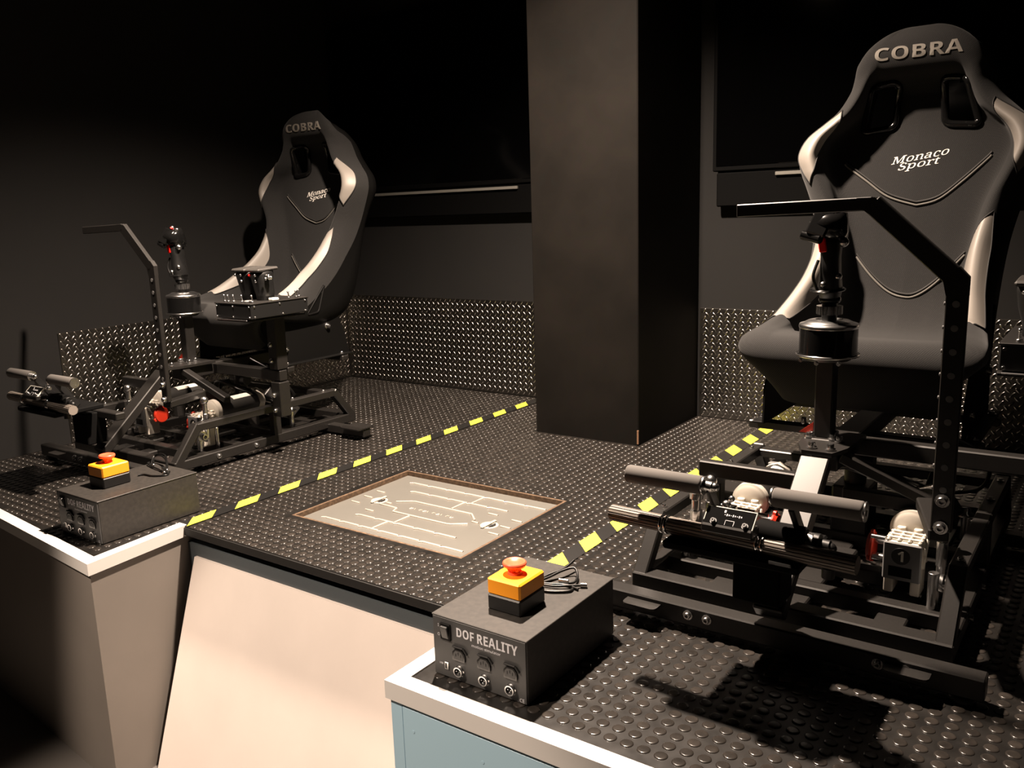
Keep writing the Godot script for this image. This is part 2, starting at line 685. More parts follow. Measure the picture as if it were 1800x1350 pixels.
func build_mats() -> void:
	var stud := stud_mesh()
	var up := Basis(Vector3.RIGHT, Vector3.BACK, Vector3.UP)
	var pit := 0.0263
	# right mat
	var o := thing("rubber_mat", "black round-stud rubber floor mat under the right rig and front control box", "floor mat", Vector3(0, -0.03, 0))
	var st := mb()
	prism(st, PackedVector2Array([Vector2(-0.945, WB), Vector2(WR, WB), Vector2(WR, -0.974), Vector2(-0.901, -0.974), Vector2(-0.901, -1.218), Vector2(-0.945, -1.218)]), up, Vector3.ZERO, 0.03)
	put("sheet", st, "rubber", o)
	var xf := []
	for i in range(-10, 62):
		for j in 74:
			var x := -0.6557 + i * pit
			var z := -0.9799 - j * pit
			if z < -2.885 or z > -0.984 or x > WR - 0.02 or x < -0.936 or (x < -0.89 and z > -1.23):
				continue
			xf.append(Transform3D(Basis.IDENTITY, Vector3(x, 0.03, z)))
	spread("stud", "far_studs", stud, "stud_rubber", xf, o, 300)
	# centre mat with the opening for the hatch
	o = thing("rubber_mat", "black round-stud rubber floor mat around the metal hatch and pillar", "floor mat", Vector3(0, -0.03, 0))
	st = mb()
	for r in [[-1.876, WB, -0.9455, -1.866], [-1.876, -1.866, -1.694, -1.416], [-1.142, -1.866, -0.9455, -1.416], [-1.876, -1.416, -0.9455, -1.216]]:
		box(st, Vector3(r[0], 0.006, r[1]), Vector3(r[2], 0.03, r[3]), 0.0004)
	put("sheet", st, "rubber", o)
	st = mb()
	box(st, Vector3(-1.872, 0.008, -1.216), Vector3(-0.945, 0.028, -1.2125), 0.001)
	put("edge", st, "mat_edge", o)
	xf = []
	for i in 40:
		for j in 68:
			var x := -1.866 + i * pit * 0.89
			var z := -1.226 - j * pit * 0.89
			if x > -0.953 or (x > -1.706 and x < -1.13 and z > -1.878 and z < -1.404) or (x > -1.615 and x < -1.215 and z < -2.43):
				continue
			xf.append(Transform3D(Basis.IDENTITY, Vector3(x, 0.03, z)))
	for j in range(60, 72):
		for i in 40:
			var x := -1.866 + i * pit * 0.89
			var z := -1.226 - j * pit * 0.89
			if j >= 68 and z > -2.89 and x < -0.953 and (x < -1.615 or x > -1.215):
				xf.append(Transform3D(Basis.IDENTITY, Vector3(x, 0.03, z)))
	spread("stud", "far_studs", stud, "stud_rubber", xf, o, 300)
	# left mat
	o = thing("rubber_mat", "black round-stud rubber floor mat under the left rig", "floor mat", Vector3(0, -0.03, 0))
	st = mb()
	prism(st, PackedVector2Array([Vector2(WL, WB), Vector2(-1.8765, WB), Vector2(-1.8765, -1.224), Vector2(-1.897, -1.224), Vector2(-1.870, -0.978), Vector2(WL, -1.079)]), up, Vector3.ZERO, 0.03)
	put("sheet", st, "rubber", o)
	xf = []
	for i in 42:
		for j in 74:
			var x := -1.888 - i * pit
			var z := -0.985 - j * pit
			if x < WL + 0.01 or z < -2.885 or z > -0.985 + (x + 1.87) * 0.0926 or (x > -1.91 and z > -1.23):
				continue
			xf.append(Transform3D(Basis.IDENTITY, Vector3(x, 0.03, z)))
	spread("stud", "far_studs", stud, "stud_rubber", xf, o, 300)


func lug_mesh() -> ArrayMesh:
	# one raised lens of the treadplate along x, standing up in y
	var st := mb()
	st.set_smooth_group(0)
	var n := 10
	var rings := []
	for lv in [[1.0, 0.0], [0.82, 0.0011], [0.45, 0.0017]]:
		var ring := []
		for k in n:
			var a := TAU * k / n
			var s: float = lv[0]
			ring.append(Vector3(cos(a) * 0.0108 * s, lv[1], -sin(a) * 0.0040 * s))
		rings.append(ring)
	for i in 2:
		for k in n:
			var k1 := (k + 1) % n
			q4(st, rings[i][k], rings[i][k1], rings[i + 1][k1], rings[i + 1][k])
	for k in n:
		t3(st, rings[2][k], rings[2][(k + 1) % n], Vector3(0, 0.0019, 0))
	st.generate_normals()
	return st.commit()


func build_treadplates() -> void:
	var lug := lug_mesh()
	var pit := 0.0262
	# [label, origin (lower corner), along, out, length]
	var list := [
		["bright treadplate panel along the left wall behind the left rig", Vector3(WL + 0.0005, 0, -1.522), Vector3(0, 0, -1), Vector3(1, 0, 0), 1.374],
		["treadplate panel on the back wall between the left corner and the pillar", Vector3(WL + 0.006, 0, WB), Vector3(1, 0, 0), Vector3(0, 0, 1), 1.340],
		["treadplate panel on the back wall behind the right seat", Vector3(-1.2165, 0, WB), Vector3(1, 0, 0), Vector3(0, 0, 1), 2.15],
	]
	for l in list:
		var along: Vector3 = l[2]
		var out: Vector3 = l[3]
		var len: float = l[4]
		var o := thing("treadplate_panel", l[0], "metal panel", l[1])
		var st := mb()
		var bs := Basis(along, Vector3.UP, out)
		obox(st, along * len * 0.5 + Vector3(0, 0.195, 0) + out * 0.0015, bs, Vector3(len, 0.386, 0.003), 0.0005)
		put("sheet", st, "treadplate", o)
		var xf := []
		for i in int(len / pit):
			for j in 15:
				for k in 2:
					var u := (i + 0.5 + 0.5 * k) * pit
					var v := 0.012 + (j + 0.5 * k) * 0.0262
					if u > len - 0.008 or v > 0.383:
						continue
					var ang := PI / 4 if k == 0 else -PI / 4
					if along.z < 0:
						ang = -ang
					var x := (along * cos(ang) + Vector3.UP * sin(ang)).normalized()
					xf.append(Transform3D(Basis(x, out, x.cross(out)), along * u + Vector3.UP * v + out * 0.003))
		spread("lug", "far_lugs", lug, "tread_lug", xf, o, 300)


func build_tapes() -> void:
	for s in 2:
		var x0: float = [-1.8975, -0.9685][s]
		var x1: float = [-1.8555, -0.9240][s]
		var z0: float = [-1.222, -1.22][s]
		var z1: float = [-2.885, -2.885][s]
		var first: float = [-1.217, -1.292][s]
		var o := thing("hazard_tape", ["yellow and black hazard tape on the floor beside the left rig", "yellow and black hazard tape on the floor beside the right rig"][s], "floor tape", Vector3(0, 0.0017, 0), "floor hazard tapes")
		var st := mb()
		box(st, Vector3(x0, 0, z1), Vector3(x1, 0.0006, z0), 0)
		put("black_strip", st, "black_tape", o)
		var up := Basis(Vector3.RIGHT, Vector3.BACK, Vector3.UP)
		for k in 13:
			var za := first - 0.1465 * k
			var zb := za - 0.074
			var quad := PackedVector2Array([Vector2(x1 - 0.0005, za), Vector2(x1 - 0.0005, zb), Vector2(x0 + 0.0005, zb - 0.045), Vector2(x0 + 0.0005, za - 0.045)])
			if zb - 0.045 < z1:
				continue
			st = mb()
			prism(st, quad, up, Vector3(0, 0.0004, 0), 0.0005)
			put("yellow_stripe", st, "yellow_tape", o)


func build_hatch() -> void:
	var x0 := -1.687
	var x1 := -1.149
	var z0 := -1.859
	var z1 := -1.423
	var o := thing("floor_hatch", "brushed metal floor hatch with raised brick-pattern ribs and two cup handles", "hatch", Vector3((x0 + x1) / 2, -0.03, (z0 + z1) / 2))
	org = o.position
	var st := mb()
	box(st, P(x0, -0.03, z0), P(x1, -0.013, z1), 0.001)
	put("plate", st, "hatch_metal", o)
	# wooden frame inside the opening
	st = mb()
	for r in [[x0 - 0.007, z0 - 0.007, x1 + 0.007, z0 - 0.0005], [x0 - 0.007, z1 + 0.0005, x1 + 0.007, z1 + 0.007], [x0 - 0.007, z0, x0 - 0.0005, z1], [x1 + 0.0005, z0, x1 + 0.007, z1]]:
		box(st, P(r[0], -0.03, r[1]), P(r[2], 0.0, r[3]), 0.0005)
	put("wooden_rim", st, "wood_edge", o)
	# ribs: seven rows, each a chain of stepped runs
	var cx := (x0 + x1) / 2
	var cz := (z0 + z1) / 2
	var y := -0.0128
	var W := x1 - x0
	var rib := func(pts: Array) -> void:
		var s2 := mb()
		var c := PackedVector3Array()
		for p in pts:
			c.append(P(p.x, y, p.y))
		tube(s2, c, 0.0029, 6)
		put("rib", s2, "hatch_rib", o)
	var rows := [-0.168, -0.108, 0.108, 0.168]
	for zr in rows:
		var full: bool = absf(zr) > 0.15
		var n := 7 if full else 5
		var run := 0.06
		var start := -W / 2 + (0.05 if zr > 0 else 0.06)
		if not full:
			start = -0.155
		for k in n:
			var a := cx + start + k * (run + 0.006)
			var zz: float = cz + zr
			rib.call([Vector2(a - 0.003, zz + 0.006), Vector2(a + 0.004, zz + 0.001), Vector2(a + 0.008, zz), Vector2(a + run, zz)])
	# frame round the middle lettering
	rib.call([Vector2(cx - 0.135, cz - 0.018), Vector2(cx - 0.10, cz - 0.042), Vector2(cx - 0.09, cz - 0.045), Vector2(cx + 0.10, cz - 0.045)])
	rib.call([Vector2(cx - 0.10, cz + 0.02), Vector2(cx - 0.09, cz + 0.045), Vector2(cx + 0.09, cz + 0.045), Vector2(cx + 0.10, cz + 0.042), Vector2(cx + 0.135, cz + 0.018)])
	rib.call([Vector2(cx + 0.1, cz - 0.045), Vector2(cx + 0.135, cz - 0.012)])
	rib.call([Vector2(cx - 0.16, cz + 0.018), Vector2(cx - 0.10, cz + 0.02)])
	for s in [-1.0, 1.0]:
		rib.call([Vector2(cx + s * 0.03, cz + s * -0.05), Vector2(cx + s * 0.03, cz + s * -0.108)])
		rib.call([Vector2(cx + s * 0.05, cz + s * -0.11), Vector2(cx + s * 0.05, cz + s * -0.166)])
		for k in 3:
			rib.call([Vector2(cx + s * 0.245, cz + 0.05 * (k - 1) - 0.01), Vector2(cx + s * 0.215, cz + 0.05 * (k - 1) - 0.01)])
		rib.call([Vector2(cx + s * 0.135, cz - 0.07 * s), Vector2(cx + s * 0.165, cz - 0.07 * s)])
		rib.call([Vector2(cx + s * 0.135, cz), Vector2(cx + s * 0.155, cz)])
		# cup handle
		st = mb()
		var c := P(cx + s * 0.185, y - 0.001, cz - 0.005)
		lathe(st, c, Vector3.UP, [Vector2(0.024, 0.0), Vector2(0.0225, 0.0015), Vector2(0.020, 0.0015), Vector2(0.017, 0.0009), Vector2(0, 0.0007)], 28)
		var cup := put("handle_cup", st, "hatch_rib", o)
		st = mb()
		bar(st, c + Vector3(-0.002, 0.0032, 0.03), c + Vector3(-0.002, 0.0032, -0.03), 0.008, 0.003, Vector3.UP, 0.0015)
		put("handle", st, "hatch_rib", cup)
		st = mb()
		prism(st, PackedVector2Array([Vector2(0.008, -0.016), Vector2(0.016, -0.006), Vector2(0.016, 0.006), Vector2(0.008, 0.016)]), Basis(Vector3.RIGHT, Vector3.BACK, Vector3.UP), c + Vector3(0, 0.002, 0), 0.0012)
		put("finger_slot", st, "dark_groove", cup)
	# a worn row of small embossed letters, too weathered to read
	var rng := RandomNumberGenerator.new()
	rng.seed = 5
	st = mb()
	for k in 10:
		var a := cx - 0.068 + k * 0.015
		var p0 := P(a, y, cz + 0.006)
		bar(st, p0 + Vector3(0, 0, -0.002), p0 + Vector3(0.004 * rng.randf_range(-1, 1), 0, -0.011), 0.0018, 0.002, Vector3.UP, 0.0006)
		if k % 3 != 1:
			bar(st, p0 + Vector3(0, 0, -0.004 * (k % 3)), p0 + Vector3(0.008, 0, -0.006 - 0.004 * rng.randf()), 0.0018, 0.002, Vector3.UP, 0.0006)
	put("embossed_lettering", st, "hatch_rib", o)
	org = Vector3.ZERO


func build_screens() -> void:
	for s in 2:
		var x0: float = [-2.912, -1.162][s]
		var w := 1.19
		var o := thing("television", ["large black flat screen on the back wall left of the pillar", "large black flat screen on the back wall behind the right seat"][s], "television", Vector3(x0 + w / 2, 0.846, WB))
		org = o.position
		var st := mb()
		box(st, P(x0, 0.846, WB + 0.012), P(x0 + w, 1.53, WB + 0.045), 0.003)
		put("housing", st, "bezel", o)
		st = mb()
		box(st, P(x0 + 0.012, 0.862, WB + 0.0445), P(x0 + w - 0.012, 1.518, WB + 0.047), 0.0008)
		put("screen", st, "screen_glass", o)
		st = mb()
		box(st, P(x0 + 0.3, 0.95, WB), P(x0 + w - 0.3, 1.35, WB + 0.013), 0.001)
		put("wall_bracket", st, "bezel", o)
		o = thing("soundbar", ["black soundbar with a silver strip under the left screen", "black soundbar with a silver strip under the right screen"][s], "soundbar", Vector3(x0 + w / 2, 0.743, WB))
		org = o.position
		st = mb()
		box(st, P(x0 + 0.012, 0.732, WB), P(x0 + w - 0.03 + 0.03 * s, 0.842, WB + 0.04), 0.004)
		put("body", st, "bezel", o)
		st = mb()
		box(st, P(x0 + 0.209, 0.825, WB + 0.038), P(x0 + 0.967, 0.836, WB + 0.050), 0.001)
		var strip := put("silver_strip", st, "silver_strip", o)
		tag(strip, "silver strip along the front")
		org = Vector3.ZERO


func build_lamps() -> void:
	for i in LAMPS.size():
		var at: Vector3 = LAMPS[i][0]
		var to: Vector3 = LAMPS[i][1]
		var d := (to - at).normalized()
		var o := thing("ceiling_spotlight", ["black ceiling spotlight above the hatch", "black ceiling spotlight in front of the stage", "black ceiling spotlight above the left rig"][i], "spotlight", at - d * 0.04)
		var st := mb()
		lathe(st, -d * 0.09, d, [Vector2(0, 0), Vector2(0.034, 0), Vector2(0.034, 0), Vector2(0.036, 0.004), Vector2(0.036, 0.004), Vector2(0.036, 0.075), Vector2(0.036, 0.075), Vector2(0.033, 0.075), Vector2(0.033, 0.075), Vector2(0.033, 0.072), Vector2(0.033, 0.072), Vector2(0, 0.072)], 24)
		put("can", st, "black_plastic", o)
		st = mb()
		lathe(st, -d * 0.0165, d, [Vector2(0, 0), Vector2(0.03, 0), Vector2(0.03, 0), Vector2(0.028, 0.004), Vector2(0, 0.006)], 24)
		put("glowing_bulb", st, "lamp_glow", o)
		st = mb()
		cyl(st, -d * 0.085, Vector3(-d.x * 0.085, CEIL - at.y, -d.z * 0.085), 0.008, 12)
		put("stem", st, "black_plastic", o)


# ------------------------------------------------------------------ the rigs
func copy_of(o: Node3D, by: Vector3, label: String) -> Node3D:
	var c: Node3D = o.duplicate()
	c.name = numbered(String(o.name))
	add_child(c)
	c.position = o.position + by
	c.set_meta("label", label)
	return c


func build_rigs() -> void:
	var by := Vector3(SHIFT, 0, 0)
	copy_of(build_frame(), by, "black steel motion rig frame with two geared motors, under the far left seat")
	copy_of(build_pedals(), by, "rudder pedals with grey foam bars on the left rig, beside the left wall")
	copy_of(build_stick(), by, "black flight stick on a round base in front of the left seat")
	copy_of(build_throttle(), by, "black throttle unit with toggle switches beside the left seat")
	copy_of(build_seat(), by, "black bucket seat with grey bolsters on the left rig, farther from the camera")
	org = Vector3.ZERO


func steel(called: String, parent: Node, a: Vector3, b: Vector3, w: float, h: float, up := Vector3.UP, m := "powder_coat") -> MeshInstance3D:
	var st := mb()
	bar(st, a, b, w, h, up, 0.0025)
	return put(called, st, m, parent)


func build_frame() -> Node3D:
	org = RIG
	var o := thing("motion_rig", "black steel motion rig frame with two geared motors, under the near right seat", "simulator frame", RIG, "motion rig frames")
	var xl := -0.726
	var xr := -0.194
	# long cross bars on the mat with feet
	for c in [["front", -0.80, -0.125, -1.378], ["rear", -0.84, -0.008, -2.075]]:
		var z: float = c[3]
		var by: float = 0.031 if z > -1.5 else 0.023
		var fb := steel("cross_bar", o, P(c[1], by, z), P(c[2], by, z), 0.034, 0.036 if z > -1.5 else 0.028)
		for x in [c[1] + 0.03, c[2] - 0.03]:
			var st := mb()
			lathe(st, P(x, 0.0015, z), Vector3.UP, [Vector2(0, 0), Vector2(0.018, 0), Vector2(0.018, 0), Vector2(0.019, 0.006), Vector2(0.012, 0.012), Vector2(0.012, 0.012), Vector2(0, 0.012)], 16)
			put("foot", st, "black_plastic", fb)
		var tabs := [[-0.705, 0.0], [-0.262, 0.0]] if z > -1.5 else [[-0.075, 0.01], [-0.81, 0.01]]
		for t in tabs:
			var st := mb()
			var tp := [Vector2(t[0], z - 0.02), Vector2(t[0] + 0.066, z - 0.02), Vector2(t[0] + 0.066, z + 0.045), Vector2(t[0], z + 0.045)] if z > -1.5 else [Vector2(t[0] - 0.02, z - 0.035), Vector2(t[0] + 0.07, z - 0.035), Vector2(t[0] + 0.07, z + 0.045), Vector2(t[0] - 0.02, z + 0.045)]
			prism(st, round_poly(tp, 0.012), Basis(Vector3.RIGHT, Vector3.BACK, Vector3.UP), P(0, 0.0, 0) + Vector3(0, 0.0365 if z > -1.5 else 0.0375, 0), 0.004)
			put("foot_plate", st, "powder_coat", o)
	for x in [-0.587, -0.552, -0.272, -0.232]:
		bolt("bolt", o, P(x, 0.034, -1.361), Vector3.BACK, 0.0062, 0.008)
	# base frame rails between the side frames
	steel("front_rail", o, P(xl - 0.014, 0.036, -1.462), P(xr + 0.014, 0.036, -1.462), 0.036, 0.030)
	steel("cross_rail", o, P(xl, 0.036, -1.565), P(xr, 0.036, -1.565), 0.03, 0.028)
	steel("cross_rail", o, P(xl, 0.036, -1.70), P(xr, 0.036, -1.70), 0.03, 0.028)
	steel("cross_rail", o, P(xl, 0.036, -1.88), P(xr, 0.036, -1.88), 0.03, 0.028)
	steel("rear_rail", o, P(xl - 0.014, 0.036, -2.18), P(xr + 0.014, 0.036, -2.18), 0.036, 0.030)
	for x in [-0.585, -0.455, -0.29]:
		steel("floor_slat", o, P(x, 0.026, -1.47), P(x, 0.026, -2.17), 0.05, 0.012)
	steel("rear_top_rail", o, P(xl, 0.137, -2.09), P(xr, 0.137, -2.09), 0.03, 0.02)
	# trapezoid side frames
	for x in [xl, xr]:
		var sx: float = signf(x + 0.46)
		steel("side_bottom_rail", o, P(x, 0.036, -1.475), P(x, 0.036, -2.17), 0.028, 0.03)
		steel("side_top_rail", o, P(x, 0.139, -1.535), P(x, 0.139, -2.105), 0.028, 0.024)
		steel("front_post", o, P(x, 0.038, -1.455), P(x, 0.146, -1.543), 0.028, 0.026, Vector3.BACK)
		steel("rear_post", o, P(x, 0.038, -2.188), P(x, 0.146, -2.1), 0.028, 0.026, Vector3.FORWARD)
		steel("middle_post", o, P(x, 0.045, -1.84), P(x, 0.132, -1.84), 0.026, 0.03, Vector3.BACK)
		for z in [-1.60, -1.745]:
			bolt("bolt", o, P(x + 0.014 * sx, 0.036, z), Vector3.RIGHT * sx, 0.006, 0.007)
		for z in [-1.56, -1.92, -2.06]:
			bolt("bolt", o, P(x, 0.151, z), Vector3.UP, 0.005, 0.006)
		# big pivot bolts seen through the side frame
		bolt("pivot_bolt", o, P(x - 0.03 * sx, 0.098, -1.575), Vector3.RIGHT * sx, 0.011, 0.02)
		var st := mb()
		cyl(st, P(x - 0.04 * sx, 0.045, -1.575), P(x - 0.04 * sx, 0.115, -1.575), 0.009, 12)
		put("stand_off", st, "zinc", o)
		st = mb()
		cyl(st, P(x - 0.04 * sx, 0.045, -1.64), P(x - 0.04 * sx, 0.112, -1.64), 0.005, 12)
		put("stand_off", st, "zinc", o)
		st = mb()
		cyl(st, P(x - 0.045 * sx, 0.045, -1.95), P(x - 0.045 * sx, 0.1, -1.95), 0.008, 14)
		lathe(st, P(x - 0.045 * sx, 0.1, -1.95), Vector3.UP, [Vector2(0, 0), Vector2(0.017, 0), Vector2(0.017, 0), Vector2(0.017, 0.005), Vector2(0.009, 0.008), Vector2(0.009, 0.016), Vector2(0, 0.018)], 16)
		put("stand_off", st, "zinc", o)
		st = mb()
		bar(st, P(x - 0.055 * sx, 0.118, -2.06), P(x - 0.055 * sx, 0.113, -2.13), 0.03, 0.006)
		put("end_lug", st, "plate_grey", o)
	# the leaning centre beam and its head plate
	var beam := steel("centre_beam", o, P(-0.447, 0.0685, -1.3695), P(-0.447, 0.2745, -1.6095), 0.052, 0.028, Vector3(0, 0.75, 0.66))
	bolt("bolt", beam, P(-0.462, 0.292, -1.632), Vector3.UP, 0.0065, 0.012)
	bolt("bolt", beam, P(-0.428, 0.292, -1.632), Vector3.UP, 0.0065, 0.012)
	var st2 := mb()
	prism(st2, PackedVector2Array([Vector2(-0.475, -1.612), Vector2(-0.42, -1.612), Vector2(-0.405, -1.66), Vector2(-0.40, -1.78), Vector2(-0.51, -1.78), Vector2(-0.495, -1.66)]), Basis(Vector3.RIGHT, Vector3.BACK, Vector3.UP), P(0, 0.283, 0), 0.008)
	put("head_plate", st2, "powder_coat", o)
	for p in [[-0.485, -1.715], [-0.447, -1.735], [-0.43, -1.70]]:
		bolt("bolt", o, P(p[0], 0.291, p[1]), Vector3.UP, 0.0065, 0.012)
	# second leaning beam at the back right
	steel("rear_beam", o, P(-0.262, 0.08, -1.985), P(-0.30, 0.178, -1.905), 0.05, 0.02, Vector3(0.6, 0.5, 0.5))
	# moving frame
	steel("front_cross_beam", o, P(-0.672, 0.229, -1.612), P(-0.475, 0.229, -1.612), 0.022, 0.032)
	steel("front_cross_beam", o, P(-0.42, 0.189, -1.705), P(-0.25, 0.189, -1.705), 0.022, 0.028)
	steel("spine_beam", o, P(-0.447, 0.262, -1.66), P(-0.447, 0.262, -2.25), 0.05, 0.04)
	steel("diagonal_arm", o, P(-0.418, 0.272, -1.67), P(-0.24, 0.19, -1.695), 0.026, 0.02)
	steel("crossbar", o, P(-0.425, 0.262, -1.80), P(-0.085, 0.262, -1.80), 0.03, 0.034)
	# universal joint under the spine
	st2 = mb()
	box(st2, P(-0.485, 0.03, -1.95), P(-0.41, 0.15, -1.87), 0.004)
	put("joint_pedestal", st2, "powder_coat", o)
	st2 = mb()
	cyl(st2, P(-0.447, 0.15, -1.91), P(-0.447, 0.242, -1.91), 0.022, 18)
	cyl(st2, P(-0.485, 0.2, -1.91), P(-0.41, 0.2, -1.91), 0.018, 18)
	put("universal_joint", st2, "powder_coat", o)
	# seat carrier
	var sb := steel("seat_bar", o, P(-0.69, 0.247, -1.945), P(-0.215, 0.247, -1.945), 0.03, 0.018)
	steel("seat_bar", o, P(-0.69, 0.247, -2.20), P(-0.215, 0.247, -2.20), 0.03, 0.018)
	for x in [-0.67, -0.57, -0.52, -0.25]:
		bolt("bolt", sb, P(x, 0.256, -1.945), Vector3.UP, 0.0055, 0.016)
	# motors
	make_motor(o, -0.590, 1.0, "", 0.003)
	make_motor(o, -0.290, -1.0, "1", 0.0)
	# actuator rods with ball ends
	for x in [-0.645, -0.228]:
		st2 = mb()
		cyl(st2, P(x, 0.088, -1.6), P(x, 0.2, -1.6), 0.0075, 14)
		cyl(st2, P(x, 0.12, -1.6), P(x, 0.165, -1.6), 0.0095, 6)
		ball(st2, P(x, 0.207, -1.6), 0.0125)
		put("actuator_rod", st2, "zinc", o)
		bolt("bolt", o, P(x, 0.086, -1.594), Vector3.BACK, 0.007, 0.014)
	# bent arm with its row of slots
	var arm_pts := [Vector3(-0.212, 0.232, -1.463), Vector3(-0.212, 0.622, -1.463), Vector3(-0.337, 0.738, -1.463), Vector3(-0.55, 0.733, -1.463)]
	st2 = mb()
	for i in 3:
		var a: Vector3 = arm_pts[i] - RIG
		var b: Vector3 = arm_pts[i + 1] - RIG
		bar(st2, a, b, 0.013, 0.030 if i < 2 else 0.021, (b - a).cross(Vector3.BACK).normalized(), 0.0015)
	# mitre blocks at the bends
	prism(st2, PackedVector2Array([Vector2(-0.227, 0.60), Vector2(-0.197, 0.60), Vector2(-0.197, 0.628), Vector2(-0.211, 0.643), Vector2(-0.232, 0.622)]), Basis(Vector3.RIGHT, Vector3.UP, Vector3.BACK), Vector3(-RIG.x, -RIG.y, -1.4694 - RIG.z), 0.0128)
	prism(st2, PackedVector2Array([Vector2(-0.35, 0.729), Vector2(-0.325, 0.712), Vector2(-0.312, 0.728), Vector2(-0.333, 0.7475), Vector2(-0.36, 0.7472)]), Basis(Vector3.RIGHT, Vector3.UP, Vector3.BACK), Vector3(-RIG.x, -RIG.y, -1.4694 - RIG.z), 0.0128)
	var arm := put("bent_arm", st2, "powder_coat", o)
	for k in 9:
		st2 = mb()
		var y := 0.30 + k * 0.036
		cyl(st2, P(-0.212, y, -1.4568), P(-0.212, y, -1.4552), 0.0055, 12, 0.0005)
		put("slot_plug", st2, "plate_grey", arm)
		st2 = mb()
		cyl(st2, P(-0.2295, y, -1.463), P(-0.2265, y, -1.463), 0.003, 10, 0.0005)
		put("stud_plug", st2, "plate_grey", arm)
	for y in [0.239, 0.283]:
		bolt("bolt", arm, P(-0.212, y, -1.4562), Vector3.BACK, 0.0075, 0.009)
	steel("arm_bracket", o, P(-0.215, 0.222, -1.463), P(-0.262, 0.222, -1.62), 0.03, 0.02)
	# loose cables among the frame
	st2 = mb()
	tube(st2, curve([P(-0.50, 0.19, -1.84), P(-0.42, 0.215, -1.80), P(-0.34, 0.20, -1.82), P(-0.27, 0.15, -1.9)], 8), 0.0045, 8)
	put("motor_cable", st2, "cable", o)
	st2 = mb()
	tube(st2, curve([P(-0.55, 0.16, -1.9), P(-0.46, 0.20, -1.84), P(-0.38, 0.175, -1.86), P(-0.32, 0.12, -1.95)], 8), 0.004, 8)
	put("motor_cable", st2, "cable", o)
	st2 = mb()
	tube(st2, curve([P(-0.27, 0.3, -1.82), P(-0.20, 0.25, -1.86), P(-0.22, 0.16, -1.95), P(-0.33, 0.12, -2.0)], 8), 0.004, 8)
	put("motor_cable", st2, "cable", o)
	return o


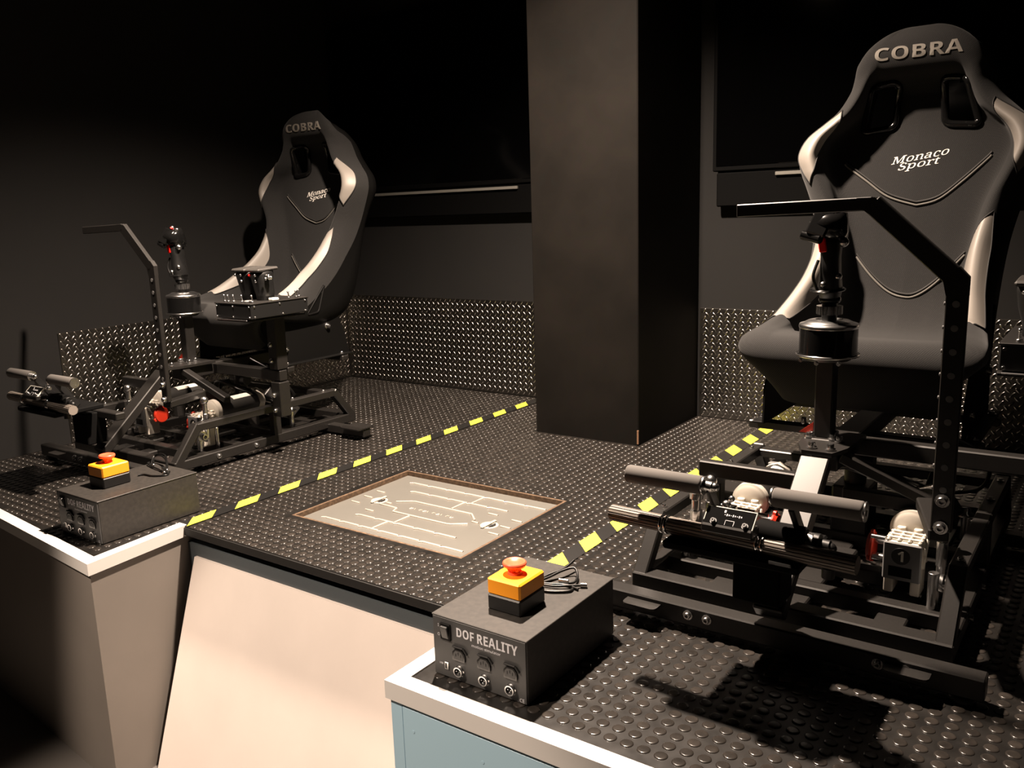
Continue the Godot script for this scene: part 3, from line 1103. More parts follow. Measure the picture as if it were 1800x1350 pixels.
func make_motor(o: Node3D, x: float, side: float, digit: String, lift: float) -> void:
	org = RIG - Vector3(0, lift, 0)
	# worm gearbox in front, round flange, black can to the back, cap on one side
	var y := 0.152
	var st := mb()
	box(st, P(x - 0.030, 0.076, -1.655), P(x + 0.030, 0.146, -1.602), 0.006)
	var gb := put("gearbox", st, "cast_alu", o)
	# cast ribs on top and on the sides
	for k in 4:
		st = mb()
		bar(st, P(x - 0.026 + 0.017 * k, 0.147, -1.608), P(x - 0.026 + 0.017 * k, 0.147, -1.662), 0.006, 0.008, Vector3.UP, 0.002)
		put("cast_rib", st, "cast_alu", gb)
	for k in 3:
		st = mb()
		bar(st, P(x - 0.03, 0.1505, -1.617 - 0.017 * k), P(x + 0.03, 0.1505, -1.617 - 0.017 * k), 0.004, 0.005, Vector3.UP, 0.0015)
		put("cast_rib", st, "cast_alu", gb)
	for s in [-1.0, 1.0]:
		st = mb()
		cyl(st, P(x + s * 0.014, 0.146, -1.658), P(x + s * 0.014, 0.158, -1.658), 0.0075, 12)
		put("casting_boss", st, "cast_alu", gb)
		st = mb()
		bar(st, P(x + 0.031 * s, 0.10, -1.615), P(x + 0.031 * s, 0.145, -1.65), 0.006, 0.008, Vector3.UP, 0.002)
		bar(st, P(x + 0.031 * s, 0.14, -1.612), P(x + 0.031 * s, 0.105, -1.645), 0.006, 0.006, Vector3.UP, 0.002)
		put("cast_rib", st, "cast_alu", gb)
		st = mb()
		box(st, P(x + s * 0.022 - 0.008, 0.05, -1.65), P(x + s * 0.022 + 0.008, 0.084, -1.605), 0.002)
		put("foot", st, "cast_alu", gb)
	st = mb()
	box(st, P(x - 0.0315, 0.078, -1.602), P(x + 0.0315, 0.148, -1.597), 0.003)
	var fp := put("front_plate", st, "plate_grey", gb)
	st = mb()
	cyl(st, P(x - 0.002, 0.124, -1.597), P(x - 0.002, 0.124, -1.5963), 0.0155, 28, 0.0002)
	put("number_disc", st, "black_plastic", gb)
	if digit:
		st = mb()
		words(st, digit, 0.019, Transform3D(Basis.IDENTITY, P(x - 0.002, 0.124, -1.5963)), 0.0, true, 0.0003)
		put("number", st, "paper_white", gb)
	st = mb()
	box(st, P(x - 0.021, 0.085, -1.597), P(x + 0.017, 0.104, -1.5966), 0.0001)
	put("type_plate", st, "bezel", gb)
	# flange and can
	st = mb()
	lathe(st, P(x, y, -1.662), Vector3.FORWARD, [Vector2(0, 0), Vector2(0.026, 0), Vector2(0.032, 0.004), Vector2(0.032, 0.004), Vector2(0.036, 0.006), Vector2(0.036, 0.006), Vector2(0.0365, 0.02), Vector2(0.0365, 0.02), Vector2(0.034, 0.023), Vector2(0.034, 0.023), Vector2(0, 0.023)], 32)
	put("flange", st, "cast_alu", o)
	st = mb()
	lathe(st, P(x, y, -1.685), Vector3.FORWARD, [Vector2(0.033, 0), Vector2(0.0335, 0.003), Vector2(0.0335, 0.145), Vector2(0.031, 0.15), Vector2(0.031, 0.15), Vector2(0, 0.15)], 32)
	var can := put("motor_can", st, "motor_black", o)
	st = mb()
	for i in 6:
		var a0 := 0.9 + i * 0.13
		var a1 := a0 + 0.13
		var r := 0.0338
		flat(st)
		var p := func(a: float, z: float) -> Vector3: return P(x + r * cos(a), y + r * sin(a), z)
		q4(st, p.call(a0, -1.74), p.call(a0, -1.82), p.call(a1, -1.82), p.call(a1, -1.74))
	put("label", st, "paper_white", can)
	st = mb()
	lathe(st, P(x, y, -1.835), Vector3.FORWARD, [Vector2(0, 0), Vector2(0.0345, 0), Vector2(0.0345, 0), Vector2(0.0345, 0.018), Vector2(0.026, 0.03), Vector2(0.026, 0.03), Vector2(0, 0.03)], 8)
	put("end_cap", st, "cast_alu", can)
	# side cap of the position sensor
	var cx := x + side * (0.055 + lift)
	for c in [[0.13, -1.64, 0.006], [0.105, -1.625, 0.007], [0.148, -1.61, 0.004]]:
		st = mb()
		cyl(st, P(x + side * 0.03, c[0], c[1]), P(cx, c[0], c[1]), c[2], 12)
		put("stand_off", st, "zinc", o)
	st = mb()
	lathe(st, P(cx, 0.117, -1.64), Vector3.RIGHT * side, [Vector2(0, 0), Vector2(0.027, 0), Vector2(0.027, 0), Vector2(0.028, 0.004), Vector2(0.028, 0.004), Vector2(0.024, 0.010), Vector2(0.024, 0.010), Vector2(0, 0.011)], 24)
	for k in 3:
		var a := TAU * k / 3.0 + PI / 2
		cyl(st, P(cx, 0.117 + 0.027 * sin(a), -1.64 + 0.027 * cos(a)), P(cx, 0.117 + 0.027 * sin(a), -1.64 + 0.027 * cos(a)) + Vector3.RIGHT * side * 0.007, 0.006, 12)
	put("sensor_cap", st, "red_plastic", o)
	org = RIG


func build_pedals() -> Node3D:
	org = RIG
	var o := thing("rudder_pedals", "rudder pedals with grey foam bars on the right rig, in front of the leaning beam", "pedals", RIG)
	# foam covered foot bars
	for p in [[-0.634, -0.505], [-0.398, -0.272]]:
		var st := mb()
		lathe(st, P(p[0], 0.325, -1.224), Vector3.RIGHT, [Vector2(0, 0), Vector2(0.0085, 0), Vector2(0.0085, 0), Vector2(0.0135, 0.001), Vector2(0.0145, 0.004), Vector2(0.0145, p[1] - p[0] - 0.004), Vector2(0.0135, p[1] - p[0] - 0.001), Vector2(0.0085, p[1] - p[0]), Vector2(0.0085, p[1] - p[0]), Vector2(0, p[1] - p[0])], 24)
		put("foam_grip", st, "foam", o)
	for p in [[-0.505, 1.0], [-0.272, 1.0], [-0.398, -1.0]]:
		var st := mb()
		var c := P(p[0], 0.325, -1.224)
		var d: Vector3 = Vector3.RIGHT * p[1]
		lathe(st, c, d, [Vector2(0.0145, 0), Vector2(0.0145, 0.002), Vector2(0.0145, 0.002), Vector2(0.0065, 0.002), Vector2(0.0065, 0.002), Vector2(0.0065, 0.001), Vector2(0.0065, 0.001), Vector2(0, 0.001)], 20)
		put("end_washer", st, "zinc", o)
	# levers that carry the foot bars
	steel("lever", o, P(-0.497, 0.325, -1.224), P(-0.497, 0.245, -1.285), 0.007, 0.02, Vector3.BACK, "black_plastic")
	steel("lever", o, P(-0.372, 0.315, -1.228), P(-0.365, 0.24, -1.275), 0.009, 0.02, Vector3.BACK, "black_plastic")
	for x in [-0.497, -0.395]:
		var st := mb()
		cyl(st, P(x - 0.006, 0.325, -1.224), P(x + 0.007, 0.325, -1.224), 0.0085, 14)
		ball(st, P(x + 0.01, 0.325, -1.224), 0.007)
		put("knuckle", st, "zinc", o)
	var st := mb()
	ball(st, P(-0.478, 0.291, -1.25), 0.0075)
	ball(st, P(-0.47, 0.302, -1.25), 0.005)
	cyl(st, P(-0.486, 0.287, -1.25), P(-0.462, 0.287, -1.25), 0.0055, 14)
	put("ball_joint", st, "zinc", o)
	# sloping circuit board with white edge
	var nrm := Vector3(0, 0.75, 0.66).normalized()
	var upv := Vector3(0, 0.66, -0.75).normalized()
	var c := P(-0.453, 0.290, -1.20)
	var bs := Basis(Vector3.RIGHT, upv, nrm)
	st = mb()
	obox(st, c, bs, Vector3(0.076, 0.030, 0.003), 0.0006)
	var pcb := put("circuit_board", st, "black_gloss", o)
	st = mb()
	for e in [[Vector3(0, 0.0145, 0), Vector3(0.076, 0.0016, 0.0036)], [Vector3(-0.0374, 0.002, 0), Vector3(0.0014, 0.025, 0.0036)], [Vector3(0.0374, -0.001, 0), Vector3(0.0014, 0.029, 0.0036)]]:
		obox(st, c + bs * e[0], bs, e[1], 0.0003)
	put("white_edge", st, "paper_white", pcb)
	st = mb()
	for k in 9:
		obox(st, c + bs * Vector3(-0.008 + 0.0031 * k, 0.003, 0.0017), bs, Vector3(0.0018, 0.0012 + 0.0014 * ((k * 5) % 3), 0.0005), 0.0001)
	obox(st, c + bs * Vector3(-0.009, 0.0085, 0.0017), bs, Vector3(0.003, 0.0045, 0.0005), 0.0001)
	put("printed_mark", st, "print_grey", pcb)
	st = mb()
	for e in [[Vector3(0.002, -0.006, 0.0018), Vector3(0.013, 0.001, 0.0006)], [Vector3(-0.0045, -0.010, 0.0018), Vector3(0.001, 0.009, 0.0006)], [Vector3(0.0085, -0.010, 0.0018), Vector3(0.001, 0.009, 0.0006)]]:
		obox(st, c + bs * e[0], bs, e[1], 0.0002)
	put("printed_outline", st, "print_grey", pcb)
	for x in [-0.022, 0.026]:
		bolt("bolt", pcb, c + bs * Vector3(x, -0.011, 0.0015), nrm, 0.0035, 0.006)
	st = mb()
	box(st, P(-0.492, 0.268, -1.215), P(-0.414, 0.281, -1.183), 0.002)
	put("board_holder", st, "powder_coat", o)
	# barrel to the right of the board
	st = mb()
	cyl(st, P(-0.425, 0.262, -1.235), P(-0.352, 0.262, -1.235), 0.021, 24, 0.003)
	put("barrel", st, "matte_black", o)
	st = mb()
	cyl(st, P(-0.352, 0.264, -1.235), P(-0.341, 0.264, -1.235), 0.0125, 6)
	put("nut", st, "zinc", o)
	st = mb()
	cyl(st, P(-0.341, 0.262, -1.235), P(-0.332, 0.262, -1.235), 0.015, 18)
	cyl(st, P(-0.332, 0.26, -1.235), P(-0.318, 0.26, -1.235), 0.010, 18)
	ball(st, P(-0.318, 0.258, -1.235), 0.009)
	put("knob", st, "black_plastic", o)
	# long fluted heel bar with bands
	var a := P(-0.667, 0.250, -1.232)
	var b := P(-0.275, 0.250, -1.212)
	var d := (b - a).normalized()
	var f := frame_of(d)
	st = mb()
	var prof := PackedVector2Array()
	for k in 96:
		var ang := TAU * k / 96.0
		var r := 0.0135 - (0.0014 if k % 6 < 2 else 0.0)
		prof.append(Vector2(cos(ang), sin(ang)) * r)
	prism(st, prof, f, a, (b - a).length())
	put("fluted_heel_bar", st, "fluted_alu", o)
	for t in [0.235, 0.635]:
		for k in 2:
			st = mb()
			lathe(st, a.lerp(b, t) + d * (k * 0.008), d, [Vector2(0.0125, 0), Vector2(0.0152, 0.0005), Vector2(0.0152, 0.0045), Vector2(0.0125, 0.005)], 20)
			put("band", st, "chrome", o)
	for t in [0.3, 0.66, 0.9]:
		st = mb()
		cyl(st, a.lerp(b, t) + Vector3(0, -0.012, 0), a.lerp(b, t) + Vector3(0, -0.028, 0), 0.009, 14)
		put("bar_foot", st, "black_plastic", o)
	# carrier down to the frame
	st = mb()
	box(st, P(-0.56, 0.222, -1.345), P(-0.35, 0.236, -1.195), 0.003)
	put("carrier", st, "matte_black", o)
	st = mb()
	box(st, P(-0.492, 0.105, -1.382), P(-0.414, 0.2, -1.318), 0.003)
	put("carrier_leg", st, "matte_black", o)
	steel("carrier_rail", o, P(-0.52, 0.194, -1.372), P(-0.315, 0.194, -1.372), 0.03, 0.022)
	# silver upright beside the left foot bar
	st = mb()
	cyl(st, P(-0.527, 0.236, -1.25), P(-0.527, 0.31, -1.25), 0.0075, 14)
	cyl(st, P(-0.527, 0.255, -1.25), P(-0.527, 0.275, -1.25), 0.0095, 6)
	cyl(st, P(-0.527, 0.292, -1.25), P(-0.527, 0.304, -1.25), 0.0105, 6)
	put("upright_rod", st, "zinc", o)
	return o


func loft(st: SurfaceTool, secs: Array, seg := 20) -> void:
	# secs: [centre, half width along x, half depth, forward tilt direction]; smooth closed body
	st.set_smooth_group(2)
	var rings := []
	for s in secs:
		var ring := []
		var c: Vector3 = s[0]
		var up: Vector3 = s[3]
		var fz := Vector3.RIGHT.cross(up).normalized()
		for k in seg:
			var a := TAU * k / seg
			var ca := cos(a)
			var sa := sin(a)
			ring.append(c + Vector3.RIGHT * signf(ca) * pow(absf(ca), 0.75) * s[1] + fz * signf(sa) * pow(absf(sa), 0.75) * s[2])
		rings.append(ring)
	for i in rings.size() - 1:
		for k in seg:
			var k1 := (k + 1) % seg
			q4(st, rings[i][k], rings[i + 1][k], rings[i + 1][k1], rings[i][k1])
	for e in [0, rings.size() - 1]:
		var mid := Vector3.ZERO
		for p in rings[e]:
			mid += p
		mid /= seg
		for k in seg:
			var k1 := (k + 1) % seg
			if e == 0:
				t3(st, mid, rings[e][k], rings[e][k1])
			else:
				t3(st, mid, rings[e][k1], rings[e][k])


func build_stick() -> Node3D:
	org = RIG
	var o := thing("flight_stick", "black flight stick on a round base in front of the right seat", "joystick", RIG)
	var x := -0.466
	var z := -1.728
	steel("pole", o, P(x, 0.291, z), P(x, 0.448, z), 0.034, 0.034, Vector3.BACK)
	var st := mb()
	box(st, P(x - 0.03, 0.285, z - 0.02), P(x + 0.03, 0.292, z + 0.03), 0.001)
	put("foot_plate", st, "powder_coat", o)
	st = mb()
	prism(st, PackedVector2Array([Vector2(-0.045, 0.0), Vector2(-0.018, 0.022), Vector2(-0.018, 0.0)]), Basis(Vector3.RIGHT, Vector3.UP, Vector3.BACK), P(x, 0.298, z + 0.002), 0.012)
	put("release_lever", st, "red_plastic", o)
	for s in [-1.0, 1.0]:
		bolt("bolt", o, P(x + s * 0.022, 0.292, z + 0.022), Vector3.UP, 0.0065, 0.01)
	# round base can
	st = mb()
	lathe(st, P(x, 0.452, z), Vector3.UP, [Vector2(0, 0), Vector2(0.056, 0), Vector2(0.056, 0), Vector2(0.0575, 0.0015), Vector2(0.0575, 0.004), Vector2(0.053, 0.006), Vector2(0.053, 0.006), Vector2(0.053, 0.056), Vector2(0.053, 0.056), Vector2(0, 0.056)], 40)
	var can := put("base_can", st, "black_gloss", o)
	st = mb()
	lathe(st, P(x, 0.508, z), Vector3.UP, [Vector2(0.0535, -0.002), Vector2(0.0545, 0.002), Vector2(0.053, 0.006), Vector2(0.045, 0.0075), Vector2(0.043, 0.0095), Vector2(0.036, 0.013), Vector2(0.025, 0.0145), Vector2(0.025, 0.0145), Vector2(0.022, 0.011), Vector2(0.022, 0.011), Vector2(0, 0.011)], 40)
	put("chrome_top", st, "zinc", can)
	st = mb()
	lathe(st, P(x, 0.452, z), Vector3.UP, [Vector2(0.0572, 0.0), Vector2(0.0583, 0.0015), Vector2(0.0583, 0.0035), Vector2(0.057, 0.0048)], 40)
	put("bottom_ring", st, "zinc", can)
	for a in [0.9, 1.7, 2.6]:
		bolt("bolt", can, P(x + 0.05 * cos(a), 0.444, z + 0.05 * sin(a)), Vector3.BACK, 0.003, 0.004)
	st = mb()
	lathe(st, P(x, 0.444, z), Vector3.UP, [Vector2(0, 0), Vector2(0.04, 0), Vector2(0.04, 0), Vector2(0.05, 0.008), Vector2(0.05, 0.008), Vector2(0, 0.008)], 28)
	put("mount_plate", st, "powder_coat", can)
	# neck and knurled collar
	st = mb()
	cyl(st, P(x, 0.517, z), P(x, 0.575, z), 0.014, 20)
	put("neck", st, "black_plastic", o)
	st = mb()
	var kn := PackedVector2Array()
	for k in 96:
		var a := TAU * k / 96.0
		kn.append(Vector2(cos(a), sin(a)) * (0.0238 if k % 4 < 2 else 0.0225))
	prism(st, kn, Basis(Vector3.RIGHT, Vector3.BACK, Vector3.UP), P(x, 0.532, z), 0.016)
	put("knurled_collar", st, "zinc", o)
	st = mb()
	lathe(st, P(x, 0.554, z), Vector3.UP, [Vector2(0, 0), Vector2(0.018, 0), Vector2(0.02, 0.004), Vector2(0.02, 0.008), Vector2(0.018, 0.012), Vector2(0.018, 0.012), Vector2(0, 0.012)], 24)
	put("lower_ring", st, "black_gloss", o)
	# grip: leans back and widens to the head
	st = mb()
	var up := Vector3(0, 1, 0.08).normalized()
	loft(st, [
		[P(x, 0.565, z), 0.018, 0.022, up], [P(x, 0.58, z + 0.002), 0.021, 0.026, up], [P(x, 0.61, z + 0.004), 0.018, 0.024, up],
		[P(x, 0.64, z + 0.005), 0.017, 0.022, up], [P(x, 0.667, z + 0.006), 0.019, 0.023, up], [P(x, 0.68, z + 0.006), 0.018, 0.02, up]])
	var grip := put("grip", st, "black_plastic", o)
	st = mb()
	lathe(st, P(x - 0.004, 0.577, z + 0.004), up, [Vector2(0, 0), Vector2(0.031, 0), Vector2(0.033, 0.002), Vector2(0.033, 0.002), Vector2(0.029, 0.005), Vector2(0.029, 0.005), Vector2(0, 0.006)], 24)
	put("hand_rest", st, "black_gloss", grip)
	# head: an angular nose that points forward and down
	st = mb()
	loft(st, [
		[P(x + 0.004, 0.668, z - 0.002), 0.021, 0.022, up], [P(x, 0.686, z + 0.006), 0.029, 0.030, up],
		[P(x - 0.002, 0.706, z + 0.012), 0.031, 0.032, up], [P(x, 0.720, z + 0.008), 0.027, 0.025, up], [P(x + 0.002, 0.729, z + 0.003), 0.017, 0.015, up]], 12)
	var head := put("head", st, "black_gloss", grip)
	st = mb()
	bar(st, P(x - 0.006, 0.727, z + 0.022), P(x - 0.020, 0.682, z + 0.046), 0.036, 0.010, Vector3(0.15, 0.5, 0.85), 0.003)
	put("face_plate", st, "black_gloss", grip)
	st = mb()
	cyl(st, P(x - 0.046, 0.683, z + 0.036), P(x - 0.008, 0.674, z + 0.044), 0.009, 14, 0.002)
	put("thumb_wheel", st, "black_gloss", grip)
	st = mb()
	bar(st, P(x - 0.012, 0.676, z + 0.028), P(x - 0.008, 0.650, z + 0.026), 0.014, 0.008, Vector3.BACK, 0.002)
	put("trigger", st, "bright_red", grip)
	st = mb()
	cyl(st, P(x - 0.040, 0.706, z + 0.008), P(x - 0.030, 0.698, z + 0.006), 0.004, 10)
	put("side_switch", st, "zinc", grip)
	for c in [[0.021, 0.724, 0.012], [0.004, 0.731, 0.016]]:
		st = mb()
		ball(st, P(x + c[0], c[1], z + c[2]), 0.0058)
		put("hat_switch", st, "zinc", grip)
	st = mb()
	cyl(st, P(x + 0.006, 0.726, z + 0.02), P(x + 0.010, 0.731, z + 0.024), 0.0045, 10)
	put("red_button", st, "bright_red", grip)
	st = mb()
	ball(st, P(x + 0.024, 0.668, z + 0.014), 0.0095)
	put("pinky_switch", st, "zinc", grip)
	for c in [[0.018, 0.605, 0.018, 0.007], [-0.006, 0.590, 0.028, 0.006], [-0.006, 0.582, 0.026, 0.0045]]:
		st = mb()
		ball(st, P(x + c[0], c[1], z + c[2]), c[3])
		put("screw", st, "zinc", grip)
	st = mb()
	tube(st, curve([P(x - 0.018, 0.635, z + 0.022), P(x - 0.024, 0.605, z + 0.03), P(x - 0.016, 0.578, z + 0.026)], 6), 0.003, 8)
	put("paddle", st, "black_plastic", grip)
	return o


func build_throttle() -> Node3D:
	org = RIG
	var o := thing("throttle_unit", "black throttle unit with toggle switches beside the right seat, at the picture's right edge", "throttle", RIG)
	steel("post", o, P(-0.105, 0.282, -1.80), P(-0.105, 0.452, -1.80), 0.042, 0.042, Vector3.BACK)
	steel("post", o, P(-0.105, 0.13, -1.80), P(-0.105, 0.242, -1.80), 0.042, 0.042, Vector3.BACK)
	for y in [0.15, 0.20, 0.31, 0.36]:
		bolt("bolt", o, P(-0.112, y, -1.779), Vector3.BACK, 0.006, 0.007)
	var st := mb()
	box(st, P(-0.172, 0.452, -1.85), P(-0.02, 0.458, -1.635), 0.001)
	put("tray", st, "powder_coat", o)
	st = mb()
	box(st, P(-0.17, 0.462, -1.852), P(-0.006, 0.504, -1.632), 0.002)
	var body := put("panel_box", st, "black_plastic", o)
	st = mb()
	box(st, P(-0.172, 0.504, -1.854), P(-0.004, 0.508, -1.630), 0.001)
	put("top_plate", st, "powder_coat", body)
	st = mb()
	bar(st, P(-0.165, 0.459, -1.626), P(-0.02, 0.459, -1.626), 0.004, 0.003)
	put("front_rod", st, "zinc", o)
	# screws along the edges
	for p in [[-0.163, 0.498], [-0.088, 0.498], [-0.014, 0.498], [-0.163, 0.467], [-0.088, 0.467], [-0.014, 0.467]]:
		bolt("screw", body, P(p[0], p[1], -1.632), Vector3.BACK, 0.0026, 0.003)
	for p in [[0.498, -1.645], [0.498, -1.74], [0.498, -1.84], [0.467, -1.645], [0.467, -1.75], [0.467, -1.84]]:
		bolt("screw", body, P(-0.006, p[0], p[1]), Vector3.RIGHT, 0.0026, 0.003)
	# toggle switches on the top
	for p in [[-0.145, -1.65], [-0.125, -1.648], [-0.105, -1.652], [-0.07, -1.655], [-0.03, -1.66], [-0.02, -1.79], [-0.02, -1.82], [-0.03, -1.84]]:
		st = mb()
		cyl(st, P(p[0], 0.508, p[1]), P(p[0], 0.513, p[1]), 0.005, 12)
		cyl(st, P(p[0], 0.513, p[1]), P(p[0], 0.527, p[1] + 0.003), 0.0021, 8)
		ball(st, P(p[0], 0.528, p[1] + 0.003), 0.0033, 10)
		put("toggle_switch", st, "zinc", o)
	st = mb()
	cyl(st, P(-0.05, 0.508, -1.66), P(-0.05, 0.514, -1.66), 0.012, 18, 0.002)
	put("rotary_knob", st, "plate_grey", o)
	st = mb()
	box(st, P(-0.032, 0.508, -1.745), P(-0.012, 0.516, -1.72), 0.002)
	put("switch_cover", st, "paper_white", o)
	# two lever grips side by side
	for s in 2:
		var cx: float = [-0.128, -0.062][s]
		st = mb()
		var lean := Vector3(0, 1, 0.12).normalized()
		loft(st, [[P(cx, 0.508, -1.735), 0.021, 0.026, lean], [P(cx, 0.53, -1.735), 0.023, 0.028, lean], [P(cx - 0.004, 0.56, -1.733), 0.027, 0.03, lean], [P(cx - 0.004, 0.585, -1.731), 0.030, 0.034, lean], [P(cx - 0.004, 0.597, -1.731), 0.029, 0.032, lean]], 16)
		var g := put("lever_grip", st, "black_plastic", o)
		st = mb()
		bar(st, P(cx - 0.004, 0.602, -1.772), P(cx - 0.004, 0.598, -1.694), 0.063, 0.010, Vector3.UP, 0.004)
		put("grip_top", st, "box_paint", g)
		for k in 2:
			st = mb()
			ball(st, P(cx - 0.02 + k * 0.026, 0.584, -1.6975), 0.0042, 10)
			put("button", st, "bright_red" if s == 1 and k == 0 else "zinc", g)
		st = mb()
		ball(st, P(cx + 0.004, 0.566, -1.70), 0.0045, 10)
		put("button", st, "zinc", g)
	st = mb()
	cyl(st, P(-0.036, 0.578, -1.725), P(-0.022, 0.578, -1.725), 0.008, 14)
	ball(st, P(-0.018, 0.576, -1.725), 0.0055)
	ball(st, P(-0.024, 0.574, -1.71), 0.0045)
	put("thumb_stick", st, "zinc", o)
	return o


# ------------------------------------------------------------------ the bucket seat
# stations along the seat from the front lip over the cushion and up the back:
# y, z of the middle line, y, z of the bolster crest, half width
const SEAT := [
	[0.315, -1.885, 0.315, -1.885, 0.160], [0.350, -1.850, 0.350, -1.850, 0.172], [0.385, -1.826, 0.385, -1.826, 0.195],
	[0.420, -1.812, 0.420, -1.812, 0.224], [0.448, -1.818, 0.449, -1.818, 0.236], [0.466, -1.838, 0.469, -1.838, 0.238], [0.468, -1.870, 0.479, -1.868, 0.238],
	[0.462, -1.915, 0.487, -1.910, 0.235], [0.450, -1.975, 0.503, -1.970, 0.229], [0.438, -2.060, 0.532, -2.030, 0.219], [0.432, -2.140, 0.557, -2.072, 0.211],
	[0.446, -2.215, 0.587, -2.120, 0.205], [0.500, -2.262, 0.626, -2.167, 0.202], [0.570, -2.284, 0.662, -2.197, 0.205], [0.640, -2.298, 0.698, -2.222, 0.212],
	[0.710, -2.308, 0.740, -2.238, 0.224], [0.765, -2.318, 0.780, -2.243, 0.241], [0.810, -2.328, 0.817, -2.245, 0.257], [0.850, -2.338, 0.855, -2.250, 0.265],
	[0.890, -2.350, 0.893, -2.262, 0.250], [0.922, -2.358, 0.924, -2.274, 0.216], [0.955, -2.362, 0.956, -2.284, 0.182], [0.985, -2.360, 0.986, -2.290, 0.160],
	[1.012, -2.335, 1.012, -2.292, 0.147], [1.034, -2.302, 1.034, -2.292, 0.138], [1.060, -2.290, 1.060, -2.2885, 0.128], [1.082, -2.290, 1.082, -2.2895, 0.117],
	[1.101, -2.296, 1.101, -2.2955, 0.102], [1.116, -2.309, 1.116, -2.306, 0.083], [1.126, -2.325, 1.126, -2.323, 0.060], [1.131, -2.342, 1.131, -2.341, 0.036], [1.131, -2.360, 1.131, -2.360, 0.020],
]
const SEAT_X := -0.447
const S_AT := [0.0, 0.25, 0.5, 0.62, 0.74, 0.84, 0.92, 1.0]


func seat_row(v: float) -> Array:
	# [middle (y, z), crest offset (y, z), normal (y, z), half width, half width of the flat middle]
	var n := SEAT.size()
	var t := clampf(v, 0.0, 1.0) * (n - 1)
	var i := mini(int(t), n - 2)
	var f := t - i
	var r := []
	for c in 5:
		var p0: float = SEAT[maxi(i - 1, 0)][c]
		var p1: float = SEAT[i][c]
		var p2: float = SEAT[i + 1][c]
		var p3: float = SEAT[mini(i + 2, n - 1)][c]
		r.append(cubic_interpolate(p1, p2, p0, p3, f))
	var tan_y: float = SEAT[mini(i + 1, n - 1)][0] - SEAT[i][0]
	var tan_z: float = SEAT[mini(i + 1, n - 1)][1] - SEAT[i][1]
	var k0 := maxi(i - 1, 0)
	var k2 := mini(i + 2, n - 1)
	var a := Vector2(SEAT[i + 1][0] - SEAT[k0][0], SEAT[i + 1][1] - SEAT[k0][1]).normalized()
	var b := Vector2(SEAT[k2][0] - SEAT[i][0], SEAT[k2][1] - SEAT[i][1]).normalized()
	var tg := a.lerp(b, f).normalized()
	if tg == Vector2.ZERO:
		tg = Vector2(tan_y, tan_z).normalized()
	var w: float = r[4]
	return [Vector2(r[0], r[1]), Vector2(r[2] - r[0], r[3] - r[1]), Vector2(-tg.y, tg.x), w, w - minf(0.082, w * 0.42)]


func table(tab: Array, s: float) -> float:
	var n := S_AT.size()
	for i in n - 1:
		if s <= S_AT[i + 1]:
			var f: float = (s - S_AT[i]) / (S_AT[i + 1] - S_AT[i])
			return cubic_interpolate(tab[i], tab[i + 1], tab[maxi(i - 1, 0)] if i > 0 else tab[1], tab[mini(i + 2, n - 1)], f)
	return tab[n - 1]


func seat_on(r: Array, s: float) -> Vector3:
	var a := absf(s)
	var w: float = r[3]
	var wi: float = r[4]
	var d := w - wi
	var e: Vector2 = r[1]
	var b := e.length()
	var k1 := clampf(1.0 - 0.062 / maxf(b, 0.001), 0.0, 0.7)
	var x := table([0.0, wi * 0.5, wi, wi + 0.24 * d, wi + 0.45 * d, wi + 0.72 * d, wi + 0.94 * d, w], a)
	var k := table([0.0, 0.0, 0.10, 0.68, 1.0, lerpf(1.0, k1, 0.16), lerpf(1.0, k1, 0.5), k1], a)
	var rd := table([0.0, 0.0, 0.0, 0.0, 0.03, 0.14, 0.42, 1.0], a) * 0.026
	var p: Vector2 = r[0] + e * k - r[2] * rd
	return Vector3(signf(s) * x, p.x, p.y)


func seat_pt(s: float, v: float) -> Vector3:
	return seat_on(seat_row(v), s)


func seat_s(r: Array, x: float) -> float:
	var lo := 0.0
	var hi := 0.92
	for i in 18:
		var m := (lo + hi) / 2
		if seat_on(r, m).x < absf(x):
			lo = m
		else:
			hi = m
	return lo * signf(x)


func back_pt(x: float, y: float, lift := 0.0) -> Vector3:
	# the point of the back rest's front over (x, y), lifted towards the sitter
	var lo := 12.0 / (SEAT.size() - 1)
	var hi := 29.0 / (SEAT.size() - 1)
	var s := 0.0
	var p := Vector3.ZERO
	for i in 20:
		var m := (lo + hi) / 2
		var r := seat_row(m)
		s = seat_s(r, x)
		p = seat_on(r, s)
		if p.y < y:
			lo = m
		else:
			hi = m
	return Vector3(x, y, p.z + lift)


